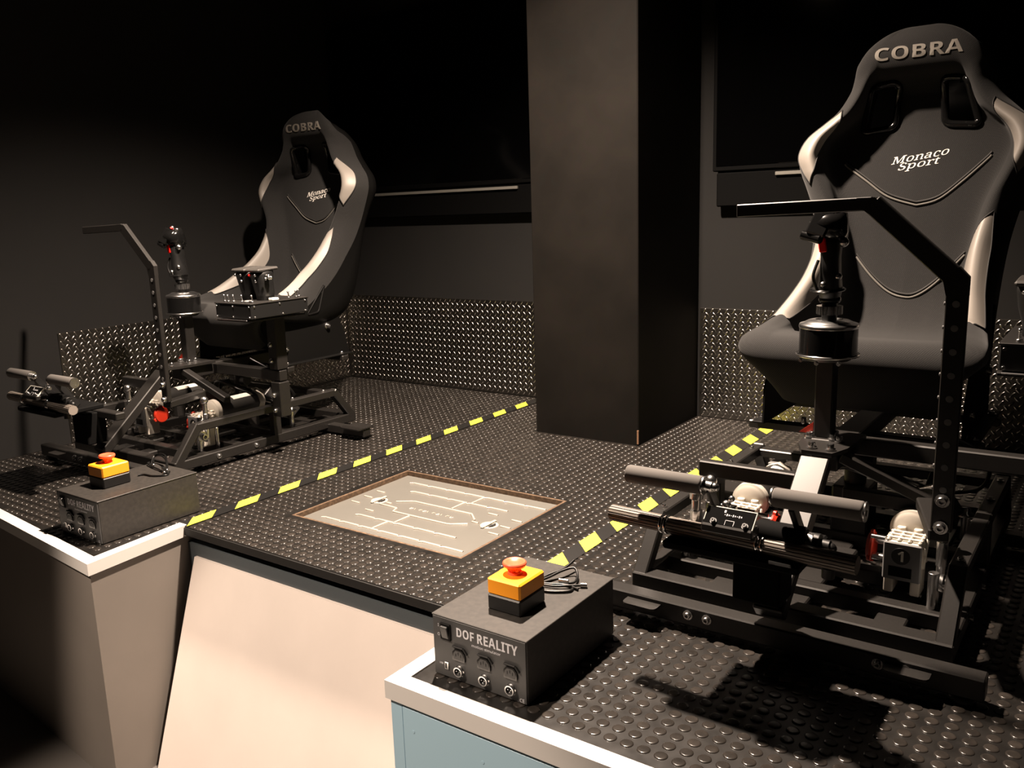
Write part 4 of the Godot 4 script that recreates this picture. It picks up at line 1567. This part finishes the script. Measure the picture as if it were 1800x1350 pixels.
func seat_panel(st: SurfaceTool, side: float, v0: float, v1: float, s0: float, s1: float, tip0: float, tip1: float, edge: Array) -> void:
	# a vinyl patch lying on the bolster; tips narrow over the first and last shares of its length
	st.set_smooth_group(3)
	var nv := 40
	var ns := 8
	var rows := []
	for i in nv + 1:
		var t := float(i) / nv
		var v := lerpf(v0, v1, t)
		var nar := 1.0
		if tip0 > 0.0 and t < tip0:
			nar = sqrt(clampf(1.0 - pow(1.0 - t / tip0, 2.0), 0.0, 1.0)) if tip0 < 0.08 else sin(t / tip0 * PI / 2)
		if tip1 > 0.0 and t > 1.0 - tip1:
			nar = minf(nar, sqrt(clampf(1.0 - pow(1.0 - (1.0 - t) / tip1, 2.0), 0.0, 1.0)) if tip1 < 0.08 else sin((1.0 - t) / tip1 * PI / 2))
		var sm := (s0 + s1) / 2 + (s1 - s0) * 0.2 * (1.0 - nar)
		var h := (s1 - s0) / 2 * maxf(nar, 0.02)
		var row := []
		var r := seat_row(v)
		var r2 := seat_row(v + 0.002)
		for j in ns + 1:
			var s := (sm - h + 2.0 * h * j / ns) * side
			var p := seat_on(r, s)
			var ds := seat_on(r, s + 0.01) - p
			var dv := seat_on(r2, s) - p
			var n := ds.cross(dv).normalized()
			row.append(p + n * 0.0022)
		rows.append(row)
	for i in nv:
		for j in ns:
			if side > 0:
				q4(st, rows[i][j], rows[i][j + 1], rows[i + 1][j + 1], rows[i + 1][j])
			else:
				q4(st, rows[i][j], rows[i + 1][j], rows[i + 1][j + 1], rows[i][j + 1])
	for i in nv + 1:
		edge.append(rows[i][0])
	for j in ns + 1:
		edge.append(rows[nv][j])
	for i in nv + 1:
		edge.append(rows[nv - i][ns])
	for j in ns + 1:
		edge.append(rows[0][ns - j])


func build_seat() -> Node3D:
	var at := Vector3(SEAT_X, 0, -2.1)
	org = Vector3(0, 0, -2.1)            # x is already measured from the seat's middle
	var o := thing("racing_seat", "black bucket seat with grey bolsters on the right rig, nearer to the camera", "racing seat", at)
	var hole := [Vector2(0.047, 1.012), Vector2(0.100, 1.006), Vector2(0.127, 0.900), Vector2(0.054, 0.908)]
	var hr := round_poly(hole, 0.016, 4)
	var hl := PackedVector2Array()
	for p in hr:
		hl.append(Vector2(-p.x, p.y))
	# padded fabric front
	var st := mb()
	var shell := mb()
	st.set_smooth_group(1)
	shell.set_smooth_group(1)
	var nv := 150
	var ns := 72
	var rows := []
	var backs := []
	for i in nv + 1:
		var r := seat_row(float(i) / nv)
		var row := []
		for j in ns + 1:
			var u := -1.0 + 2.0 * j / ns
			row.append(seat_on(r, u) - org)
		rows.append(row)
		# shell: from the fabric's edge round the side to the back
		var m: Vector2 = r[0] - r[2] * 0.045
		var w: float = r[3]
		var ed: Vector3 = row[ns]
		var bk := []
		var side := Vector3(w - 0.006, m.x, m.y) - org
		bk.append(ed)
		bk.append(ed.lerp(side, 0.5) + Vector3(0.001, 0, 0))
		bk.append(side)
		for j in 9:
			var x := maxf(w - 0.02, 0.005) * (1.0 - j / 4.0)
			var q: Vector2 = r[0] - r[2] * (0.055 - 0.006 * absf(1.0 - j / 4.0))
			bk.append(Vector3(x, q.x, q.y) - org)
		bk.append(Vector3(-w + 0.006, m.x, m.y) - org)
		bk.append(Vector3(-bk[1].x, bk[1].y, bk[1].z))
		bk.append(row[0])
		backs.append(bk)
	for i in nv:
		for j in ns:
			var c: Vector3 = (rows[i][j] + rows[i + 1][j + 1]) * 0.5 + org
			var c2 := Vector2(c.x, c.y)
			if c.z < -2.2 and c.y > 0.85 and (Geometry2D.is_point_in_polygon(c2, hr) or Geometry2D.is_point_in_polygon(c2, hl)):
				continue
			q4(st, rows[i][j], rows[i][j + 1], rows[i + 1][j + 1], rows[i + 1][j])
		var nb: int = backs[i].size()
		for j in nb - 1:
			var c: Vector3 = (backs[i][j] + backs[i + 1][j + 1]) * 0.5 + org
			var c2 := Vector2(c.x, c.y)
			if j > 2 and j < nb - 4 and c.y > 0.85 and (Geometry2D.is_point_in_polygon(c2, hr) or Geometry2D.is_point_in_polygon(c2, hl)):
				continue
			q4(shell, backs[i][j], backs[i][j + 1], backs[i + 1][j + 1], backs[i + 1][j])
	for e in [0, nv]:
		# close the ends of the padding
		flat(st)
		var row: Array = rows[e]
		var mid := Vector3.ZERO
		for p in backs[e]:
			mid += p
		mid /= backs[e].size()
		for j in ns:
			t3(st, mid, row[j + 1], row[j])
		var bk: Array = backs[e]
		for j in bk.size() - 1:
			t3(st, mid, bk[j + 1], bk[j])
	put("upholstery", st, "seat_fabric", o)
	put("shell", shell, "shell_black", o)
	# belt openings: moulded rim and tunnel
	for h in [hr, hl]:
		var ring := PackedVector3Array()
		var tun := mb()
		for p in h:
			ring.append(back_pt(p.x, p.y, 0.002) - org)
		st = mb()
		tube(st, ring, 0.0085, 10, true)
		var rim := put("belt_opening_rim", st, "black_gloss", o)
		flat(tun)
		for k in ring.size():
			var a := ring[k]
			var b := ring[(k + 1) % ring.size()]
			var d := Vector3(0, 0, -0.06)
			q4(tun, a, b, b + d, a + d)
		put("tunnel", tun, "shell_black", rim)
	# seams across the back
	for sm in [[[-0.158, 0.836], [-0.148, 0.826], [-0.105, 0.793], [-0.055, 0.755], [0.0, 0.735], [0.02, 0.733], [0.06, 0.745], [0.105, 0.783], [0.150, 0.828], [0.158, 0.838]], [[-0.112, 0.612], [-0.075, 0.567], [-0.035, 0.532], [0.0, 0.519], [0.03, 0.522], [0.07, 0.553], [0.125, 0.617]]]:
		for k in 2:
			st = mb()
			var pts := []
			for p in sm:
				pts.append(back_pt(p[0], p[1] - 0.0075 * k, 0.0012) - org)
			tube(st, curve(pts, 6), 0.0026, 8)
			put("seam", st, "thread_grey" if k == 1 else "stitch", o)
	# grey bolster patches
	var n1 := float(SEAT.size() - 1)
	for side in [-1.0, 1.0]:
		for pn in [[16.2 / n1, 20.9 / n1, 0.64, 0.90, 0.5, 0.42], [7.7 / n1, 14.3 / n1, 0.63, 0.865, 0.03, 0.35]]:
			st = mb()
			var edge := []
			seat_panel(st, side, pn[0], pn[1], pn[2], pn[3], pn[4], pn[5], edge)
			var mesh_st := mb()
			mesh_st.append_from(st.commit(), 0, Transform3D(Basis.IDENTITY, -org))
			var pan := put("bolster_patch", mesh_st, "grey_vinyl", o)
			st = mb()
			var line := PackedVector3Array()
			for p in edge:
				if line.is_empty() or line[line.size() - 1].distance_to(p - org) > 0.004:
					line.append(p - org)
			tube(st, line, 0.0016, 6, true)
			put("piping", st, "stitch", pan)
	# embroidery
	var onto := func(p: Vector3) -> Vector3: return back_pt(p.x, p.y, p.z - 0.0002) - org
	st = mb()
	words(st, "COBRA", 0.0285, Transform3D(Basis.IDENTITY, Vector3(0.0, 1.0705, 0)), 0.184, true, 0.0018, onto)
	put("embroidered_name", st, "embroidery", o)
	st = mb()
	var sl := Basis(Vector3(0.985, 0.14, 0), Vector3(0.30, 0.94, 0), Vector3(0, 0, 1))
	words(st, "Monaco", 0.0185, Transform3D(sl, Vector3(0.010, 0.838, 0)), 0.122, false, 0.0012, onto, "Droid Serif")
	words(st, "Sport", 0.0235, Transform3D(sl, Vector3(0.008, 0.818, 0)), 0.088, false, 0.0012, onto, "Droid Serif")
	put("embroidered_script", st, "embroidery_white", o)
	# side mounts with lap-belt slots
	for s in [-1.0, 1.0]:
		st = mb()
		prism(st, PackedVector2Array([Vector2(-1.895, 0.262), Vector2(-2.25, 0.262), Vector2(-2.235, 0.33), Vector2(-2.20, 0.42), Vector2(-1.95, 0.42), Vector2(-1.90, 0.34)]), Basis(Vector3.BACK, Vector3.UP, Vector3.RIGHT * s), Vector3(0.196 * s, 0, 0) - org, 0.004)
		st.set_smooth_group(-1)
		box(st, Vector3(0.196 * s, 0.2575, -2.245) - org, Vector3(0.225 * s, 0.262, -1.90) - org, 0.001)
		var sm := put("side_mount", st, "shell_black", o)
		bolt("bolt", sm, Vector3(0.200 * s, 0.368, -2.15) - org, Vector3.RIGHT * s, 0.009, 0.012)
		bolt("bolt", sm, Vector3(0.200 * s, 0.31, -1.955) - org, Vector3.RIGHT * s, 0.007, 0.009)
		for z in [-1.945, -2.20]:
			bolt("bolt", sm, Vector3(0.213 * s, 0.262, z) - org, Vector3.UP, 0.006, 0.007)
		st = mb()
		var slot := PackedVector3Array()
		for p in round_poly([Vector2(-2.045, 0.418), Vector2(-2.105, 0.422), Vector2(-2.145, 0.515)], 0.012, 3):
			slot.append(Vector3((0.2155 - 0.085 * (-2.045 - p.x)) * s, p.y, p.x) - org)
		tube(st, slot, 0.004, 8, true)
		var rim := put("lap_belt_slot", st, "shell_black", o)
		st = mb()
		flat(st)
		for k in range(1, slot.size() - 1):
			t3(st, slot[0], slot[k], slot[k + 1])
		put("padding", st, "seat_fabric", rim)
	return o


# ------------------------------------------------------------------ control boxes on the stage front
func build_controls() -> void:
	control_set(Vector3(-0.786, 0.0018, -1.1455), ["black control box at the picture's front, on the corner of the right stage block", "orange and black emergency stop button on the front control box", "black thin cables lying on the front control box"], 0)
	control_set(Vector3(-2.0185, 0.0018, -1.169), ["black control box on the corner of the left stage block, near the left rig", "orange and black emergency stop button on the left control box", "black thin cables lying on the left control box"], 1)


func control_set(at: Vector3, labels: Array, which: int) -> void:
	org = Vector3.ZERO
	var w := 0.184
	var h := 0.1065
	var d := 0.277
	var o := thing("control_box", labels[0], "control box", at)
	var st := mb()
	box(st, Vector3(-w / 2, 0, -d / 2), Vector3(w / 2, h - 0.0015, d / 2 - 0.003), 0.001)
	box(st, Vector3(-w / 2 - 0.0012, h - 0.0025, -d / 2 - 0.001), Vector3(w / 2 + 0.0012, h, d / 2), 0.0008)
	put("case", st, "box_paint", o)
	st = mb()
	box(st, Vector3(-w / 2 + 0.001, 0.001, d / 2 - 0.004), Vector3(w / 2 - 0.001, h - 0.003, d / 2), 0.0005)
	var fp := put("front_panel", st, "box_front", o)
	var z := d / 2
	var fx := func(x: float, y: float) -> Vector3: return Vector3(x + 0.786, y, z)   # x measured on the near box
	st = mb()
	words(st, "DOF", 0.0155, Transform3D(Basis.IDENTITY, fx.call(-0.8105, 0.0862)), 0.035, true, 0.0003)
	words(st, "REALITY", 0.0165, Transform3D(Basis.IDENTITY, fx.call(-0.748, 0.0862)), 0.077, true, 0.0003)
	words(st, "motion simulator", 0.0046, Transform3D(Basis.IDENTITY, fx.call(-0.770, 0.0715)), 0.056, false, 0.0003)
	put("printed_name", st, "print_grey", fp)
	st = mb()
	words(st, "CE", 0.006, Transform3D(Basis.IDENTITY, fx.call(-0.7035, 0.0055)), 0.0, false, 0.0003)
	words(st, "USB", 0.003, Transform3D(Basis.IDENTITY, fx.call(-0.8625, 0.0225)), 0.007, false, 0.0003)
	put("printed_mark", st, "print_grey", fp)
	# rocker switch in a recessed frame
	st = mb()
	box(st, fx.call(-0.8605, 0.0665) + Vector3(0, 0, -0.001), fx.call(-0.8395, 0.0955) + Vector3(0, 0, 0.003), 0.001)
	var sw := put("switch_frame", st, "black_gloss", o)
	st = mb()
	obox(st, fx.call(-0.85, 0.081) + Vector3(0, 0, 0.003), Basis.IDENTITY.rotated(Vector3.RIGHT, 0.25), Vector3(0.014, 0.022, 0.006), 0.001)
	put("rocker", st, "black_plastic", sw)
	st = mb()
	words(st, "I", 0.005, Transform3D(Basis.IDENTITY, fx.call(-0.8655, 0.089)), 0.0, false, 0.0003)
	words(st, "O", 0.005, Transform3D(Basis.IDENTITY, fx.call(-0.8655, 0.073)), 0.0, false, 0.0003)
	put("printed_mark", st, "print_grey", fp)
	for k in 3:
		var x: float = [-0.8243, -0.7741, -0.7231][k]
		# mains outlet: rim, dark face, three pins
		st = mb()
		prism(st, round_poly([Vector2(-0.0125, -0.0095), Vector2(0.0125, -0.0095), Vector2(0.0125, 0.004), Vector2(0.007, 0.0105), Vector2(-0.007, 0.0105), Vector2(-0.0125, 0.004)], 0.002, 3), Basis.IDENTITY, fx.call(x, 0.0465), 0.0028)
		var ou := put("power_outlet", st, "black_gloss", o)
		st = mb()
		prism(st, PackedVector2Array([Vector2(-0.0095, -0.0068), Vector2(0.0095, -0.0068), Vector2(0.0095, 0.003), Vector2(0.0055, 0.0078), Vector2(-0.0055, 0.0078), Vector2(-0.0095, 0.003)]), Basis.IDENTITY, fx.call(x, 0.0465) + Vector3(0, 0, 0.0024), 0.0006)
		put("socket_face", st, "plate_grey" if false else "box_front", ou)
		st = mb()
		for p in [[-0.005, 0.0], [0.0, 0.003], [0.005, 0.0]]:
			box(st, fx.call(x + p[0] - 0.0007, 0.0445 + p[1]) + Vector3(0, 0, 0.0029), fx.call(x + p[0] + 0.0007, 0.0495 + p[1]) + Vector3(0, 0, 0.0033), 0)
		put("pin_slot", st, "dark_groove", ou)
		# hood above the outlet
		st = mb()
		bar(st, fx.call(x - 0.012, 0.0605) + Vector3(0, 0, 0.002), fx.call(x + 0.010, 0.0605) + Vector3(0, 0, 0.002), 0.004, 0.003, Vector3.UP, 0.0008)
		bar(st, fx.call(x + 0.010, 0.0605) + Vector3(0, 0, 0.002), fx.call(x + 0.0175, 0.052) + Vector3(0, 0, 0.002), 0.004, 0.003, Vector3(0.7, 0.7, 0), 0.0008)
		put("outlet_clip", st, "dark_groove", ou)
		# round screw connector
		st = mb()
		var c: Vector3 = fx.call(x, 0.0192)
		lathe(st, c, Vector3.BACK, [Vector2(0.0098, 0), Vector2(0.0098, 0.002), Vector2(0.0098, 0.002), Vector2(0.0085, 0.003), Vector2(0.0085, 0.003), Vector2(0.0085, 0.007), Vector2(0.0085, 0.007), Vector2(0.0066, 0.007), Vector2(0.0066, 0.007), Vector2(0.0066, 0.002), Vector2(0.0066, 0.002)], 22)
		var con := put("round_connector", st, "zinc", o)
		st = mb()
		cyl(st, c, c + Vector3(0, 0, 0.003), 0.0067, 18, 0.0002)
		put("insert", st, "dark_groove", con)
		st = mb()
		for p in [[-0.0028, 0.001], [0.0028, 0.001], [0.0, -0.003]]:
			cyl(st, c + Vector3(p[0], p[1], 0.003), c + Vector3(p[0], p[1], 0.006), 0.0009, 8, 0.0002)
		put("pin", st, "zinc", con)
	st = mb()
	box(st, fx.call(-0.8545, 0.0145), fx.call(-0.8465, 0.0275) + Vector3(0, 0, 0.002), 0.0005)
	var usb := put("usb_port", st, "zinc", o)
	st = mb()
	box(st, fx.call(-0.853, 0.0165) + Vector3(0, 0, 0.0018), fx.call(-0.850, 0.0255) + Vector3(0, 0, 0.0023), 0)
	put("port_slot", st, "dark_groove", usb)
	# emergency stop on the lid
	var ec := Vector3([0.009, -0.016][which], h, [0.0405, 0.0375][which])
	var e := thing("emergency_stop", labels[1], "stop button", at + ec)
	st = mb()
	box(st, Vector3(-0.0325, 0, -0.037), Vector3(0.0325, 0.027, 0.037), 0.0025)
	put("lower_case", st, "black_plastic", e)
	st = mb()
	box(st, Vector3(-0.0325, 0.0268, -0.037), Vector3(0.0325, 0.0555, 0.037), 0.003)
	put("upper_case", st, "orange_plastic", e)
	st = mb()
	lathe(st, Vector3(-0.002, 0.0553, 0.0), Vector3.UP, [Vector2(0.028, 0), Vector2(0.028, 0.0006), Vector2(0.028, 0.0006), Vector2(0.0165, 0.0006), Vector2(0.0165, 0.0006), Vector2(0.0165, 0.0002)], 32)
	put("collar", st, "orange_plastic", e)
	st = mb()
	lathe(st, Vector3(-0.002, 0.0555, 0), Vector3.UP, [Vector2(0, 0), Vector2(0.0125, 0), Vector2(0.0125, 0), Vector2(0.0115, 0.004), Vector2(0.0115, 0.004), Vector2(0.009, 0.004), Vector2(0.009, 0.004), Vector2(0.009, 0.009), Vector2(0.0125, 0.0115), Vector2(0.0185, 0.0135), Vector2(0.02, 0.017), Vector2(0.0195, 0.0195), Vector2(0.0175, 0.021), Vector2(0.0175, 0.021), Vector2(0.0135, 0.0205), Vector2(0.0125, 0.0195), Vector2(0, 0.0192)], 36)
	put("mushroom_button", st, "estop_red", e)
	for k in 3:
		st = mb()
		var a := TAU * k / 3.0 + 0.6
		box(st, Vector3(-0.002 + 0.010 * cos(a) - 0.002, 0.0605, 0.010 * sin(a) - 0.002), Vector3(-0.002 + 0.010 * cos(a) + 0.002, 0.066, 0.010 * sin(a) + 0.002), 0.0006)
		put("twist_rib", st, "estop_red", e)
	# loose cables on the lid
	var cb := thing("cable", labels[2], "cable", at + Vector3(0, h, 0))
	var strands := []
	if which == 0:
		strands = [
			[[-0.792, 0.006, -1.19], [-0.785, 0.010, -1.216], [-0.771, 0.014, -1.245], [-0.768, 0.02, -1.275]],
			[[-0.795, 0.006, -1.18], [-0.782, 0.008, -1.209], [-0.771, 0.012, -1.240], [-0.757, 0.014, -1.257], [-0.742, 0.008, -1.243], [-0.735, 0.006, -1.222], [-0.742, 0.006, -1.212]],
			[[-0.79, 0.004, -1.185], [-0.76, 0.004, -1.192], [-0.74, 0.005, -1.203], [-0.716, 0.004, -1.222]],
			[[-0.79, 0.0032, -1.19], [-0.765, 0.0032, -1.200], [-0.745, 0.0032, -1.209], [-0.718, 0.0032, -1.204]],
			[[-0.79, 0.003, -1.172], [-0.772, 0.0028, -1.168], [-0.75, 0.0028, -1.174], [-0.728, 0.0028, -1.190], [-0.728, 0.0028, -1.203]],
		]
	else:
		strands = [
			[[-2.165, 0.006, -1.285], [-2.12, 0.006, -1.279], [-2.07, 0.005, -1.27], [-2.02, 0.004, -1.262], [-1.97, 0.004, -1.252]],
			[[-2.03, 0.003, -1.205], [-2.02, 0.003, -1.218], [-1.99, 0.0028, -1.222], [-1.965, 0.0028, -1.245], [-1.985, 0.003, -1.268]],
			[[-2.06, 0.006, -1.27], [-2.10, 0.018, -1.30], [-2.075, 0.024, -1.305], [-2.03, 0.02, -1.290], [-1.99, 0.008, -1.262], [-1.97, 0.005, -1.25]],
			[[-2.08, 0.005, -1.275], [-2.10, 0.022, -1.302], [-2.06, 0.028, -1.306], [-2.01, 0.014, -1.28], [-1.985, 0.005, -1.255]],
		]
		for s in strands:
			for p in s:
				p[0] = clampf(p[0], -2.10, -1.93)
	for s in strands:
		var pts := []
		for p in s:
			pts.append(Vector3(p[0], p[1], p[2]) - Vector3(at.x, 0, at.z))
		st = mb()
		tube(st, curve(pts, 8), 0.0023, 8)
		put("strand", st, "cable", cb)
	for p in ([[-0.745, 0.006, -1.218, -0.762, 0.006, -1.212], [-0.712, 0.0045, -1.224, -0.722, 0.0045, -1.218]] if which == 0 else [[-1.985, 0.007, -1.262, -2.015, 0.008, -1.268], [-2.075, 0.007, -1.274, -2.06, 0.007, -1.272], [-1.975, 0.006, -1.245, -1.985, 0.006, -1.252]]):
		st = mb()
		cyl(st, Vector3(p[0] - at.x, p[1], p[2] - at.z), Vector3(p[3] - at.x, p[4], p[5] - at.z), 0.0042, 12)
		put("plug", st, "zinc", cb)
